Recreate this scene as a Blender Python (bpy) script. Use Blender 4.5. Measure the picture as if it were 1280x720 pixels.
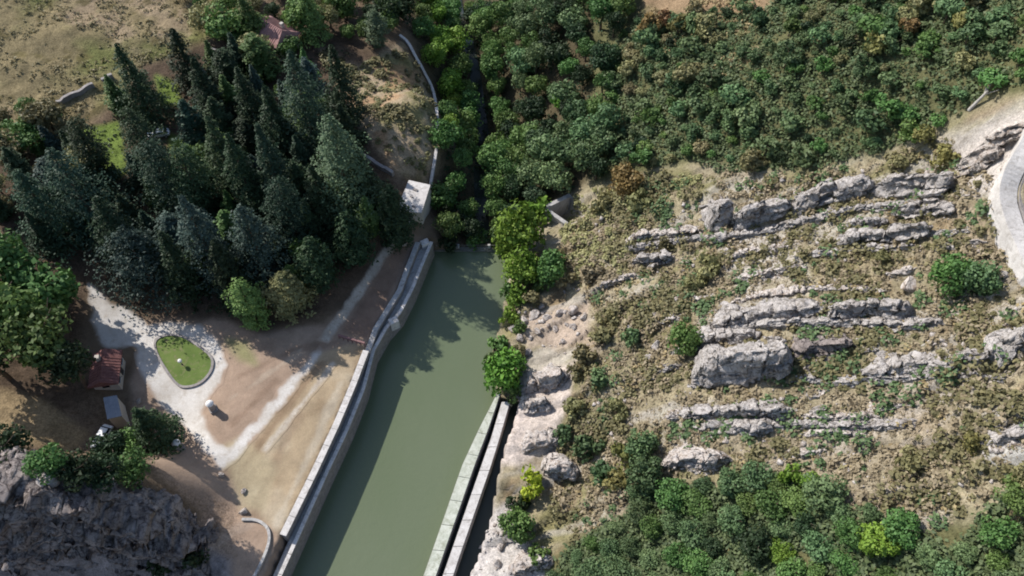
import bpy, bmesh, math, random
import numpy as np
from mathutils import Vector
from mathutils.geometry import delaunay_2d_cdt

for o in list(bpy.data.objects):
    bpy.data.objects.remove(o)
SC = bpy.context.scene
COL = SC.collection
RAD = math.radians

# ------------------------------------------------------------------ camera
F = 1004.0            # focal length in pixels of the 1280 wide photograph
PITCH = RAD(55.0)
CAM = np.array([0.0, 0.0, 125.0])
cd = bpy.data.cameras.new('camera')
cam = bpy.data.objects.new('camera', cd)
COL.objects.link(cam)
cam.location = CAM
cam.rotation_euler = (math.pi / 2 - PITCH, 0, 0)
cd.sensor_width = 36.0
cd.lens = 36.0 * F / 1280.0
cd.clip_start = 1.0
cd.clip_end = 6000.0
SC.camera = cam

# ------------------------------------------------------------------ light
SUN_EL = RAD(40.0)
SUN_AZ = (-0.82, 0.57)                       # ground direction towards the sun
w = bpy.data.worlds.new('World')
SC.world = w
w.use_nodes = True
nt = w.node_tree
nt.nodes.clear()
sky = nt.nodes.new('ShaderNodeTexSky')
sky.sky_type = 'NISHITA'
sky.sun_disc = False
sky.sun_elevation = SUN_EL
sky.sun_rotation = math.atan2(SUN_AZ[0], SUN_AZ[1])
bg = nt.nodes.new('ShaderNodeBackground')
bg.inputs[1].default_value = 0.14
wo = nt.nodes.new('ShaderNodeOutputWorld')
nt.links.new(sky.outputs[0], bg.inputs[0])
nt.links.new(bg.outputs[0], wo.inputs[0])
sl = bpy.data.lights.new('sun', 'SUN')
sl.energy = 4.8
sl.angle = RAD(0.55)
sl.color = (1.0, 0.955, 0.90)
sun = bpy.data.objects.new('sun', sl)
COL.objects.link(sun)
sun.location = (-200, 200, 300)
_n = math.hypot(*SUN_AZ)
_sd = Vector((SUN_AZ[0] / _n * math.cos(SUN_EL), SUN_AZ[1] / _n * math.cos(SUN_EL), math.sin(SUN_EL)))
sun.rotation_euler = _sd.to_track_quat('Z', 'Y').to_euler()
SC.view_settings.view_transform = 'Standard'
SC.view_settings.look = 'None'
SC.view_settings.exposure = 0.24
SC.view_settings.gamma = 1.0
SC.view_settings.use_curve_mapping = False
SC.render.engine = 'CYCLES'
SC.cycles.max_bounces = 5
SC.cycles.diffuse_bounces = 3
SC.cycles.filter_width = 1.9

# ------------------------------------------------------------------ helpers
rng = np.random.default_rng(7)
random.seed(7)
CP, SP = math.cos(PITCH), math.sin(PITCH)
FWD = np.array([0.0, CP, -SP])
UPV = np.array([0.0, SP, CP])


def ray(px, py):
    d = FWD + (px - 640.0) / F * np.array([1.0, 0, 0]) + (360.0 - py) / F * UPV
    return d


def P(px, py, z=0.0):
    """point of the plane at height z seen at photograph pixel px, py"""
    d = ray(px, py)
    t = (z - CAM[2]) / d[2]
    return CAM + t * d


def proj(x, y, z):
    dx, dy, dz = x - CAM[0], y - CAM[1], z - CAM[2]
    a = dy * FWD[1] + dz * FWD[2]
    b = dy * UPV[1] + dz * UPV[2]
    a = np.where(np.abs(a) < 1.0, 1.0, a)
    return 640.0 + F * dx / a, 360.0 - F * b / a, a


def _hash(i, j, k):
    h = (i * 374761393 + j * 668265263 + k * 2147483647 + 1013904223) & 0xFFFFFFFF
    h = ((h ^ (h >> 13)) * 1274126177) & 0xFFFFFFFF
    h = ((h ^ (h >> 16)) * 2246822519) & 0xFFFFFFFF
    return ((h ^ (h >> 15)) & 0xFFFFFF) / float(0xFFFFFF)


def vnoise(x, y, z=0.0, seed=0):
    """smooth value noise in -1..1"""
    x = np.asarray(x, float); y = np.asarray(y, float)
    z = np.zeros_like(x) + z
    xi = np.floor(x).astype(np.int64); yi = np.floor(y).astype(np.int64); zi = np.floor(z).astype(np.int64)
    fx, fy, fz = x - xi, y - yi, z - zi
    fx = fx * fx * (3 - 2 * fx); fy = fy * fy * (3 - 2 * fy); fz = fz * fz * (3 - 2 * fz)
    zi = zi + seed * 131
    r = 0
    for a in (0, 1):
        for b in (0, 1):
            for c in (0, 1):
                r = r + _hash(xi + a, yi + b, zi + c) * (fx if a else 1 - fx) * (fy if b else 1 - fy) * (fz if c else 1 - fz)
    return r * 2 - 1


def fbm(x, y, z=0.0, oct=4, seed=0, gain=0.5):
    s, a, n = 0, 1.0, 0
    for i in range(oct):
        s = s + a * vnoise(x * 2 ** i + 17.3 * i, y * 2 ** i - 9.1 * i, z * 2 ** i, seed + i)
        n += a
        a *= gain
    return s / n


def sstep(a, b, x):
    t = np.clip((x - a) / (b - a), 0, 1)
    return t * t * (3 - 2 * t)


def poly_sd(px, py, poly):
    """signed distance to a polygon, positive inside"""
    px = np.asarray(px, float); py = np.asarray(py, float)
    d = np.full(px.shape, 1e9)
    ins = np.zeros(px.shape, bool)
    n = len(poly)
    for i in range(n):
        x0, y0 = poly[i]; x1, y1 = poly[(i + 1) % n]
        ex, ey = x1 - x0, y1 - y0
        L = ex * ex + ey * ey + 1e-12
        t = np.clip(((px - x0) * ex + (py - y0) * ey) / L, 0, 1)
        d = np.minimum(d, np.hypot(px - x0 - t * ex, py - y0 - t * ey))
        if y0 != y1:
            c = ((y0 > py) != (y1 > py)) & (px < (x1 - x0) * (py - y0) / (y1 - y0) + x0)
            ins ^= c
    return np.where(ins, d, -d)


def mesh_obj(name, verts, faces, mat=None, parent=None, tint=None, smooth=False):
    me = bpy.data.meshes.new(name)
    verts = np.asarray(verts, np.float32)
    if isinstance(faces, np.ndarray):
        k = faces.shape[1]
        me.vertices.add(len(verts)); me.vertices.foreach_set('co', verts.ravel())
        me.loops.add(faces.size); me.loops.foreach_set('vertex_index', faces.astype(np.int32).ravel())
        me.polygons.add(len(faces))
        me.polygons.foreach_set('loop_start', np.arange(0, faces.size, k, dtype=np.int32))
        me.update(calc_edges=True)
    else:
        me.from_pydata([tuple(map(float, v)) for v in verts], [], faces)
        me.update()
    if tint is not None:
        at = me.attributes.new('tint', 'FLOAT_COLOR', 'POINT')
        tint = np.asarray(tint, np.float32)
        if tint.shape[1] == 3:
            tint = np.hstack([tint, np.ones((len(tint), 1), np.float32)])
        at.data.foreach_set('color', tint.ravel())
    if smooth:
        me.polygons.foreach_set('use_smooth', np.ones(len(me.polygons), bool))
    if mat:
        me.materials.append(mat)
    o = bpy.data.objects.new(name, me)
    COL.objects.link(o)
    if parent:
        o.parent = parent
    return o


def tag(o, label=None, cat=None, group=None, kind=None):
    if label: o['label'] = label
    if cat: o['category'] = cat
    if group: o['group'] = group
    if kind: o['kind'] = kind
    return o


def empty(name, loc, rz=0.0, label=None, cat=None, group=None):
    o = bpy.data.objects.new(name, None)
    COL.objects.link(o)
    o.location = loc
    o.rotation_euler = (0, 0, rz)
    o.empty_display_size = 0.3
    return tag(o, label, cat, group)


class MB:
    """collects simple solids into one mesh"""
    def __init__(s):
        s.v, s.f = [], []

    def add(s, v, f):
        b = len(s.v)
        s.v += [tuple(p) for p in v]
        s.f += [tuple(i + b for i in q) for q in f]

    def hexa(s, bot, top):
        n = len(bot)
        s.add(list(bot) + list(top), [tuple(range(n))[::-1], tuple(range(n, 2 * n))] +
              [(i, (i + 1) % n, n + (i + 1) % n, n + i) for i in range(n)])

    def box(s, c, d, rz=0.0):
        ca, sa = math.cos(rz), math.sin(rz)
        q = [(-.5, -.5), (.5, -.5), (.5, .5), (-.5, .5)]
        pts = [(c[0] + ca * a * d[0] - sa * b * d[1], c[1] + sa * a * d[0] + ca * b * d[1]) for a, b in q]
        s.hexa([(x, y, c[2] - d[2] / 2) for x, y in pts], [(x, y, c[2] + d[2] / 2) for x, y in pts])

    def tube(s, a, b, r0, r1, n=7):
        a, b = Vector(a), Vector(b)
        ax = (b - a).normalized()
        u = ax.orthogonal().normalized(); v_ = ax.cross(u)
        A = [a + (u * math.cos(t) + v_ * math.sin(t)) * r0 for t in [2 * math.pi * i / n for i in range(n)]]
        B = [b + (u * math.cos(t) + v_ * math.sin(t)) * r1 for t in [2 * math.pi * i / n for i in range(n)]]
        s.hexa(A, B)

    def lathe(s, prof, c=(0, 0, 0), n=14):
        v, f = [], []
        for r, z in prof:
            for i in range(n):
                t = 2 * math.pi * i / n
                v.append((c[0] + r * math.cos(t), c[1] + r * math.sin(t), c[2] + z))
        for k in range(len(prof) - 1):
            for i in range(n):
                j = (i + 1) % n
                f.append((k * n + i, k * n + j, (k + 1) * n + j, (k + 1) * n + i))
        f.append(tuple(range(n))[::-1])
        f.append(tuple(range((len(prof) - 1) * n, len(prof) * n)))
        s.add(v, f)

    def build(s, name, mat, parent=None, bevel=0.0):
        o = mesh_obj(name, s.v, s.f, mat, parent)
        bm = bmesh.new(); bm.from_mesh(o.data)
        bmesh.ops.recalc_face_normals(bm, faces=bm.faces)
        bm.to_mesh(o.data); bm.free()
        if bevel:
            m = o.modifiers.new('bevel', 'BEVEL'); m.width = bevel; m.segments = 2; m.limit_method = 'ANGLE'
        return o


# ------------------------------------------------------------------ materials
def mat_new(name):
    m = bpy.data.materials.new(name)
    m.use_nodes = True
    t = m.node_tree
    b = t.nodes['Principled BSDF']
    return m, t, b


def N(t, kind, **kw):
    n = t.nodes.new(kind)
    for k, v in kw.items():
        if k in n.inputs.keys() if isinstance(k, str) else False:
            n.inputs[k].default_value = v
        else:
            setattr(n, k, v)
    return n


def mixc(t, fac, a, b, blend='MIX'):
    n = t.nodes.new('ShaderNodeMix'); n.data_type = 'RGBA'; n.blend_type = blend
    for sock, val in ((n.inputs[0], fac), (n.inputs[6], a), (n.inputs[7], b)):
        if hasattr(val, 'is_output') or isinstance(val, bpy.types.NodeSocket):
            t.links.new(val, sock)
        elif isinstance(val, (tuple, list)):
            sock.default_value = (*val, 1.0) if len(val) == 3 else val
        else:
            sock.default_value = val
    return n.outputs[2]


def ramp(t, src, stops):
    r = t.nodes.new('ShaderNodeValToRGB')
    e = r.color_ramp.elements
    while len(e) < len(stops):
        e.new(0.5)
    for i, (p, c) in enumerate(stops):
        e[i].position = p
        e[i].color = (c, c, c, 1) if not isinstance(c, (tuple, list)) else (*c, 1)
    t.links.new(src, r.inputs[0])
    return r.outputs[0]


def noise_node(t, scale, detail=4.0, rough=0.6, coord='Object', dist=0.0, stretch=None):
    tc = t.nodes.new('ShaderNodeTexCoord')
    n = t.nodes.new('ShaderNodeTexNoise')
    n.inputs['Scale'].default_value = scale
    n.inputs['Detail'].default_value = detail
    n.inputs['Roughness'].default_value = rough
    n.inputs['Distortion'].default_value = dist
    src = tc.outputs[coord]
    if stretch:
        mp = t.nodes.new('ShaderNodeMapping')
        mp.inputs['Scale'].default_value = stretch
        t.links.new(src, mp.inputs[0]); src = mp.outputs[0]
    t.links.new(src, n.inputs['Vector'])
    return n.outputs['Fac']


def bump(t, b, h, strength, dist):
    n = t.nodes.new('ShaderNodeBump')
    n.inputs['Strength'].default_value = strength
    n.inputs['Distance'].default_value = dist
    t.links.new(h, n.inputs['Height'])
    t.links.new(n.outputs[0], b.inputs['Normal'])


def M_rough(name, c1, c2, scale=1.0, rough=0.9, bumpd=0.1, c3=None, stretch=None, detail=5):
    m, t, b = mat_new(name)
    n1 = noise_node(t, scale, detail, 0.65, stretch=stretch)
    f1 = ramp(t, n1, [(0.32, 0.0), (0.68, 1.0)])
    c = mixc(t, f1, c1, c2)
    if c3:
        n2 = noise_node(t, scale * 3.7, 4, 0.7)
        c = mixc(t, ramp(t, n2, [(0.52, 0.0), (0.66, 1.0)]), c, c3)
    t.links.new(c, b.inputs['Base Color'])
    b.inputs['Roughness'].default_value = rough
    b.inputs['Specular IOR Level'].default_value = 0.2
    if bumpd:
        bump(t, b, noise_node(t, scale * 5, 5, 0.7), 0.7, bumpd)
    return m


def M_rock(name, c1, c2, c3, scale):
    """bedded limestone: grain, lichen patches and dark open joints"""
    m, t, b = mat_new(name)
    c = mixc(t, ramp(t, noise_node(t, scale, 8, 0.68), [(0.32, 0.0), (0.68, 1.0)]), c1, c2)
    c = mixc(t, ramp(t, noise_node(t, scale * 3.7, 5, 0.7), [(0.50, 0.0), (0.62, 1.0)]), c, c3)
    tc = t.nodes.new('ShaderNodeTexCoord'); mp = t.nodes.new('ShaderNodeMapping'); mp.inputs['Scale'].default_value = (0.55, 1.0, 2.0)
    wn = t.nodes.new('ShaderNodeTexNoise'); wn.inputs['Scale'].default_value = 0.8
    wa = t.nodes.new('ShaderNodeVectorMath'); wa.operation = 'ADD'
    t.links.new(tc.outputs['Object'], wn.inputs['Vector']); t.links.new(tc.outputs['Object'], wa.inputs[0]); t.links.new(wn.outputs['Color'], wa.inputs[1])
    t.links.new(wa.outputs[0], mp.inputs[0])
    vo = t.nodes.new('ShaderNodeTexVoronoi'); vo.feature = 'DISTANCE_TO_EDGE'; vo.inputs['Scale'].default_value = 0.75
    t.links.new(mp.outputs[0], vo.inputs['Vector'])
    cr = ramp(t, vo.outputs['Distance'], [(0.0, 0.42), (0.032, 1.0)])
    c = mixc(t, 1.0, c, cr, 'MULTIPLY')
    t.links.new(c, b.inputs['Base Color'])
    b.inputs['Roughness'].default_value = 0.92
    b.inputs['Specular IOR Level'].default_value = 0.15
    mu = t.nodes.new('ShaderNodeMath'); mu.operation = 'MULTIPLY'
    t.links.new(noise_node(t, scale * 6, 6, 0.75), mu.inputs[0]); t.links.new(cr, mu.inputs[1])
    bump(t, b, mu.outputs[0], 0.9, 0.4)
    return m


def M_conc(name, c1, c2, c3):
    m, t, b = mat_new(name)
    n1 = noise_node(t, 0.5, 6, 0.7)
    c = mixc(t, ramp(t, n1, [(0.35, 0.0), (0.62, 1.0)]), c1, c2)
    n2 = noise_node(t, 1.1, 6, 0.75, dist=0.6)
    c = mixc(t, ramp(t, n2, [(0.50, 0.0), (0.64, 0.85)]), c, c3)
    n3 = noise_node(t, 6.0, 4, 0.7)
    c = mixc(t, 1.0, c, ramp(t, n3, [(0.3, 0.82), (0.7, 1.12)]), 'MULTIPLY')
    t.links.new(c, b.inputs['Base Color'])
    b.inputs['Roughness'].default_value = 0.88
    b.inputs['Specular IOR Level'].default_value = 0.2
    bump(t, b, noise_node(t, 3.0, 5, 0.7), 0.6, 0.04)
    return m


def M_worn(name, c1, c2, c3, scale):
    """loose surfacing that thins out into the surrounding soil at its edges"""
    m, t, b = mat_new(name)
    c = mixc(t, ramp(t, noise_node(t, scale, 7, 0.65), [(0.32, 0.0), (0.68, 1.0)]), c1, c2)
    c = mixc(t, ramp(t, noise_node(t, scale * 3.7, 5, 0.7), [(0.50, 0.0), (0.66, 0.8)]), c, c3)
    c = mixc(t, 1.0, c, ramp(t, noise_node(t, 5.0, 4, 0.7), [(0.3, 0.86), (0.7, 1.1)]), 'MULTIPLY')
    at = t.nodes.new('ShaderNodeAttribute'); at.attribute_name = 'tint'
    c = mixc(t, at.outputs['Alpha'], c, at.outputs['Color'])
    t.links.new(c, b.inputs['Base Color'])
    b.inputs['Roughness'].default_value = 0.95
    b.inputs['Specular IOR Level'].default_value = 0.15
    bump(t, b, noise_node(t, 4.0, 5, 0.7), 0.6, 0.05)
    return m


def M_leaf(name, c1, c2, spread=0.35):
    """foliage: two leaf colours mixed per clump (tint attribute) and per tree"""
    m, t, b = mat_new(name)
    at = t.nodes.new('ShaderNodeAttribute'); at.attribute_name = 'tint'
    oi = t.nodes.new('ShaderNodeObjectInfo')
    sep = t.nodes.new('ShaderNodeSeparateColor')
    t.links.new(at.outputs['Color'], sep.inputs[0])
    c = mixc(t, sep.outputs[0], c1, c2)
    hs = t.nodes.new('ShaderNodeHueSaturation')
    t.links.new(c, hs.inputs['Color'])
    mr = t.nodes.new('ShaderNodeMapRange')
    t.links.new(oi.outputs['Random'], mr.inputs[0])
    mr.inputs[3].default_value = 1.0 - spread; mr.inputs[4].default_value = 1.0 + spread
    t.links.new(mr.outputs[0], hs.inputs['Value'])
    mr2 = t.nodes.new('ShaderNodeMapRange')
    mu = t.nodes.new('ShaderNodeMath'); mu.operation = 'FRACT'
    mm = t.nodes.new('ShaderNodeMath'); mm.operation = 'MULTIPLY'; mm.inputs[1].default_value = 7.31
    t.links.new(oi.outputs['Random'], mm.inputs[0]); t.links.new(mm.outputs[0], mu.inputs[0])
    t.links.new(mu.outputs[0], mr2.inputs[0])
    mr2.inputs[3].default_value = 0.475; mr2.inputs[4].default_value = 0.52
    t.links.new(mr2.outputs[0], hs.inputs['Hue'])
    t.links.new(hs.outputs[0], b.inputs['Base Color'])
    b.inputs['Roughness'].default_value = 0.6
    b.inputs['Specular IOR Level'].default_value = 0.25
    tr = t.nodes.new('ShaderNodeBsdfTranslucent')
    t.links.new(hs.outputs[0], tr.inputs[0])
    mx = t.nodes.new('ShaderNodeMixShader'); mx.inputs[0].default_value = 0.18
    out = t.nodes['Material Output']
    t.links.new(b.outputs[0], mx.inputs[1]); t.links.new(tr.outputs[0], mx.inputs[2])
    t.links.new(mx.outputs[0], out.inputs[0])
    return m


LEAF = {
    'oak': M_leaf('leaf_grey_green', (0.070, 0.122, 0.050), (0.152, 0.225, 0.094), 0.35),
    'under': M_leaf('leaf_understorey', (0.050, 0.078, 0.034), (0.105, 0.142, 0.062), 0.3),
    'green': M_leaf('leaf_green', (0.065, 0.130, 0.034), (0.135, 0.225, 0.062), 0.3),
    'bright': M_leaf('leaf_bright_green', (0.098, 0.208, 0.026), (0.195, 0.325, 0.052), 0.2),
    'lime': M_leaf('leaf_lime', (0.221, 0.312, 0.026), (0.390, 0.468, 0.052), 0.15),
    'dark': M_leaf('leaf_dark', (0.017, 0.036, 0.015), (0.044, 0.073, 0.029)),
    'teal': M_leaf('leaf_teal', (0.019, 0.045, 0.026), (0.050, 0.090, 0.050), 0.25),
    'blue': M_leaf('leaf_blue', (0.024, 0.046, 0.038), (0.068, 0.106, 0.084), 0.25),
    'pale': M_leaf('leaf_pale', (0.055, 0.092, 0.047), (0.15, 0.20, 0.105), 0.15),
    'olive': M_leaf('leaf_olive', (0.165, 0.16, 0.07), (0.30, 0.275, 0.13), 0.3),
    'yellow': M_leaf('leaf_yellow', (0.17, 0.165, 0.05), (0.28, 0.265, 0.095), 0.2),
    'orange': M_leaf('leaf_orange', (0.19, 0.115, 0.045), (0.31, 0.20, 0.085), 0.25),
    'dry': M_leaf('leaf_dry', (0.23, 0.195, 0.112), (0.41, 0.355, 0.22), 0.3),
    'old': M_leaf('leaf_old', (0.208, 0.143, 0.078), (0.390, 0.286, 0.156), 0.3),
}
BARK = M_rough('bark', (0.09, 0.06, 0.04), (0.17, 0.13, 0.10), 2.0, bumpd=0.05)
DEADWOOD = M_rough('dead_wood', (0.33, 0.31, 0.28), (0.5, 0.47, 0.43), 2.0, bumpd=0.05)
ROCK = M_rock('limestone', (0.33, 0.30, 0.28), (0.60, 0.56, 0.53), (0.21, 0.185, 0.16), 0.35)
ROCKP = M_rock('pale_limestone', (0.44, 0.385, 0.345), (0.66, 0.61, 0.565), (0.32, 0.25, 0.20), 0.4)
ROCKD = M_rock('shade_dark_crag', (0.16, 0.135, 0.125), (0.42, 0.365, 0.335), (0.10, 0.083, 0.08), 0.3)  # darker limestone: the shade of the crag is put into its colour
CONC = M_conc('concrete', (0.38, 0.365, 0.35), (0.52, 0.50, 0.47), (0.25, 0.235, 0.215))
CONCG = M_conc('mossy_concrete', (0.42, 0.44, 0.36), (0.56, 0.57, 0.49), (0.30, 0.31, 0.23))
CONCP = M_conc('pale_concrete', (0.50, 0.47, 0.44), (0.66, 0.63, 0.60), (0.36, 0.33, 0.30))
DAMDARK = M_rough('dark_dam_stone', (0.11, 0.11, 0.09), (0.22, 0.21, 0.18), 1.2, bumpd=0.1)  # dark grey-brown tone for the dam face and its rail
STONEW = M_rough('wall_stone', (0.22, 0.20, 0.19), (0.37, 0.34, 0.32), 1.4, bumpd=0.12)
WHITE = M_rough('white_paint', (0.72, 0.71, 0.69), (0.80, 0.79, 0.77), 1.0, 0.5, bumpd=0)
RED = M_rough('red_roof_tiles', (0.15, 0.065, 0.06), (0.26, 0.13, 0.115), 2.2, bumpd=0.08)
PINK = M_rough('pink_roof_tiles', (0.27, 0.15, 0.14), (0.38, 0.23, 0.21), 1.5, bumpd=0.06)
PLASTER = M_rough('plaster', (0.44, 0.40, 0.35), (0.55, 0.50, 0.44), 0.8, bumpd=0.02)
GREYROOF = M_rough('grey_sheet_roof', (0.22, 0.24, 0.28), (0.30, 0.32, 0.36), 1.2, 0.6, bumpd=0.02)
RUST = M_rough('rusty_metal', (0.16, 0.09, 0.09), (0.26, 0.15, 0.14), 3.0, 0.7, bumpd=0.02)
DARKM = M_rough('dark_metal', (0.03, 0.03, 0.035), (0.06, 0.06, 0.065), 3.0, 0.5, bumpd=0)
GRAVEL = M_worn('white_gravel', (0.48, 0.44, 0.39), (0.66, 0.63, 0.59), (0.46, 0.41, 0.35), 0.22)
DIRTP = M_worn('trodden_dirt', (0.40, 0.34, 0.27), (0.54, 0.48, 0.40), (0.33, 0.27, 0.21), 0.4)
LAWN = M_rough('lawn_grass', (0.085, 0.135, 0.03), (0.15, 0.20, 0.055), 0.3, bumpd=0.05, c3=(0.19, 0.185, 0.09), detail=6)
ROADM = M_rough('road_surface', (0.40, 0.37, 0.36), (0.50, 0.47, 0.45), 0.6, bumpd=0.02)
ROOMY = M_rough('dark_doorway', (0.02, 0.018, 0.016), (0.035, 0.03, 0.028), 1.0, bumpd=0)


def M_glass_dark():
    m, t, b = mat_new('window_glass')
    b.inputs['Base Color'].default_value = (0.015, 0.02, 0.025, 1)
    b.inputs['Roughness'].default_value = 0.08
    return m


GLASS = M_glass_dark()


def M_carpaint(name, c):
    m, t, b = mat_new(name)
    n = noise_node(t, 1.5, 3)
    t.links.new(mixc(t, n, c, tuple(x * 0.9 for x in c)), b.inputs['Base Color'])
    b.inputs['Roughness'].default_value = 0.3
    b.inputs['Coat Weight'].default_value = 0.5
    return m


CARW = M_carpaint('white_car_paint', (0.78, 0.78, 0.77))


def M_water(name, c1, c2, rough):
    m, t, b = mat_new(name)
    n = noise_node(t, 0.045, 4, 0.55, stretch=(1, 0.5, 1))
    t.links.new(mixc(t, ramp(t, n, [(0.35, 0.0), (0.7, 1.0)]), c1, c2), b.inputs['Base Color'])
    b.inputs['Roughness'].default_value = rough
    b.inputs['IOR'].default_value = 1.33
    bump(t, b, noise_node(t, 1.1, 6, 0.65), 0.5, 0.09)
    return m


WATER = M_water('lake_water', (0.114, 0.142, 0.080), (0.134, 0.158, 0.098), 0.14)
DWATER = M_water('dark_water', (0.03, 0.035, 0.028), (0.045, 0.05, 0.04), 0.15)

# ------------------------------------------------------------------ terrain
KR = 0.75
CTRL = [  # photograph pixel, height of the ground there
    # left bank and the terrace
    (440, 470, 5.5), (400, 560, 5.5), (352, 672, 5.5), (505, 300, 5.5), (475, 360, 5.5), (520, 270, 6.5), (420, 420, 5.6),
    (330, 580, 5.8), (300, 690, 6.0), (380, 480, 5.8), (270, 510, 6.2), (230, 450, 6.4), (170, 400, 6.8), (150, 460, 6.8),
    (200, 560, 6.4), (270, 640, 6.2), (130, 520, 7.2), (60, 520, 10.0), (0, 500, 11.0), (90, 580, 8.5), (0, 560, 11.0), (-80, 480, 12.5),
    (320, 400, 7.0), (400, 370, 7.0), (450, 300, 8.0), (300, 330, 8.5), (200, 340, 9.0), (100, 330, 10.0), (0, 330, 11.5), (-90, 300, 13.0),
    (480, 200, 10.0), (420, 230, 10.5), (300, 220, 11.0), (180, 230, 11.5), (60, 240, 12.5), (540, 200, 8.5), (545, 130, 9.0), (505, 60, 9.5),
    (460, 110, 11.0), (380, 100, 12.5), (250, 120, 13.0), (100, 110, 15.5), (0, 120, 16.5), (340, 40, 13.5), (440, 40, 11.5), (200, 50, 15.5),
    (60, 30, 18.0), (250, -20, 15.5), (0, -30, 20.0), (450, -20, 11.0), (-120, 60, 20.0), (330, -80, 15.0),
    # gorge
    (560, 270, -1.0), (600, 290, -2.0), (590, 200, -5.0), (595, 120, -6.5), (590, 30, -8.0), (585, -40, -9.0), (645, 200, -1.0), (650, 100, -1.0),
    (650, 0, -1.0), (545, 20, -1.0), (560, 170, -2.5), (640, 280, 0.0), (575, -90, -9.0),
    # right hill
    (700, 250, 4 * KR), (760, 100, 16 * KR), (740, 0, 16 * KR), (880, 80, 32 * KR), (860, -20, 30 * KR), (1000, 60, 45 * KR), (1000, -40, 44 * KR),
    (1150, 60, 58 * KR), (1270, 60, 68 * KR), (1270, -40, 68 * KR), (1400, 100, 80 * KR), (1400, -60, 80 * KR),
    (760, 300, 11 * KR), (830, 230, 20 * KR), (900, 270, 25 * KR), (1000, 210, 36 * KR), (1090, 235, 42 * KR), (1200, 200, 54 * KR), (1280, 240, 62 * KR),
    (1380, 250, 66 * KR), (680, 360, 4 * KR), (720, 400, 8 * KR), (665, 420, 3.5), (870, 450, 22 * KR), (1000, 400, 34 * KR), (1130, 380, 43 * KR), (1250, 430, 53 * KR),
    (1380, 430, 62 * KR), (690, 490, 5.0), (720, 550, 8 * KR), (790, 500, 15 * KR), (850, 550, 20 * KR), (1000, 550, 32 * KR), (1130, 520, 42 * KR), (1250, 560, 50 * KR),
    (1380, 600, 58 * KR), (640, 640, 2.2), (620, 700, 1.8), (700, 700, 7 * KR), (850, 700, 19 * KR), (1000, 700, 29 * KR), (1150, 700, 40 * KR), (1260, 700, 47 * KR),
    (1400, 760, 56 * KR), (655, 560, 3.0), (650, 330, 1.5), (662, 500, 3.0), (800, 800, 14 * KR), (1100, 820, 34 * KR), (620, 800, 1.5),
]
# crag in the near left corner
CTRL += [(0, 600, 24.0), (60, 610, 23.0), (125, 623, 20.0), (185, 647, 15.0), (235, 672, 10.0), (268, 690, 7.0), (0, 660, 14), (90, 665, 12.0), (170, 698, 8.0), (0, 700, 6.0),
         (80, 730, 3.5), (0, 745, 3.0), (220, 728, 5.0), (-80, 615, 26), (-90, 720, 8), (60, 800, 3.0), (280, 735, 5.0)]
cx = np.array([P(a, b, c)[:2] for a, b, c in CTRL])
cz = np.array([c for *_, c in CTRL], float)
ext = [(-260, 0, 24), (-260, 150, 26), (-260, 320, 36), (-120, 330, 28), (0, 340, -10), (120, 330, 52), (260, 330, 85), (260, 150, 92), (260, 0, 85),
       (0, -60, 2), (-120, -70, 8), (120, -70, 50), (60, -60, 25)]
cx = np.vstack([cx, np.array([e[:2] for e in ext], float)])
cz = np.append(cz, [e[2] for e in ext])


def _tps(r2):
    return np.where(r2 > 1e-9, 0.5 * r2 * np.log(r2 + 1e-12), 0.0)


_n = len(cx)
_S = cx / 100.0
_K = _tps(((_S[:, None] - _S[None]) ** 2).sum(-1)) + np.eye(_n) * 0.0006
_Pm = np.hstack([np.ones((_n, 1)), _S])
_A = np.vstack([np.hstack([_K, _Pm]), np.hstack([_Pm.T, np.zeros((3, 3))])])
_w = np.linalg.solve(_A, np.append(cz, [0, 0, 0]))


def tps(x, y):
    x = np.asarray(x, float) / 100; y = np.asarray(y, float) / 100
    sh = x.shape
    q = np.stack([x.ravel(), y.ravel()], 1)
    out = np.empty(len(q))
    for i in range(0, len(q), 20000):
        b = q[i:i + 20000]
        k = _tps(((b[:, None] - _S[None]) ** 2).sum(-1))
        out[i:i + 20000] = k @ _w[:_n] + _w[_n] + b @ _w[_n + 1:]
    return out.reshape(sh)


def W(pts, z):
    return [tuple(P(a, b, z)[:2]) for a, b in pts]


# lines along the water (photograph pixels), the height each was read at
OUTER = [(541, 302), (527, 335), (517, 360), (501, 391), (484, 410), (468, 438), (456, 485), (436, 535), (410, 590), (364, 692), (340, 745)]
INNER = [(521, 300), (507, 335), (498, 360), (478, 392), (468, 408), (457, 438), (441, 480), (420, 530), (392, 590), (353, 669), (322, 738)]
ZPROM, ZPAR, ZTER = 3.6, 4.4, 5.7
outer = W(OUTER, ZPAR)
inner = W(INNER, ZTER)
WALL1L = W([(622, 490), (599, 535), (578, 580), (529, 720), (505, 790)], 2.4)
WALL1R = W([(626, 491), (611, 535), (594, 580), (545, 720), (522, 790)], 2.4)
WALL2L = W([(627, 502), (614, 546), (602, 580), (553, 720), (530, 790)], 2.0)
WALL2R = W([(638, 502), (624, 550), (614, 582), (572, 703), (545, 790)], 2.0)
BANKR = W([(636, 312), (634, 345), (628, 385), (618, 430), (614, 470), (622, 492)], 0.0)
GAPR = W([(652, 498), (640, 540), (628, 572), (622, 600), (613, 650), (600, 690), (560, 790)], 0.5)
DAM = W([(541, 312), (636, 313)], 0.6)
LAKE = list(inner) + [tuple(P(300, 800, 0)[:2])] + WALL1L[::-1] + BANKR[::-1] + [DAM[1], DAM[0]]
CANAL = WALL1L + GAPR[::-1]

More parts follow.
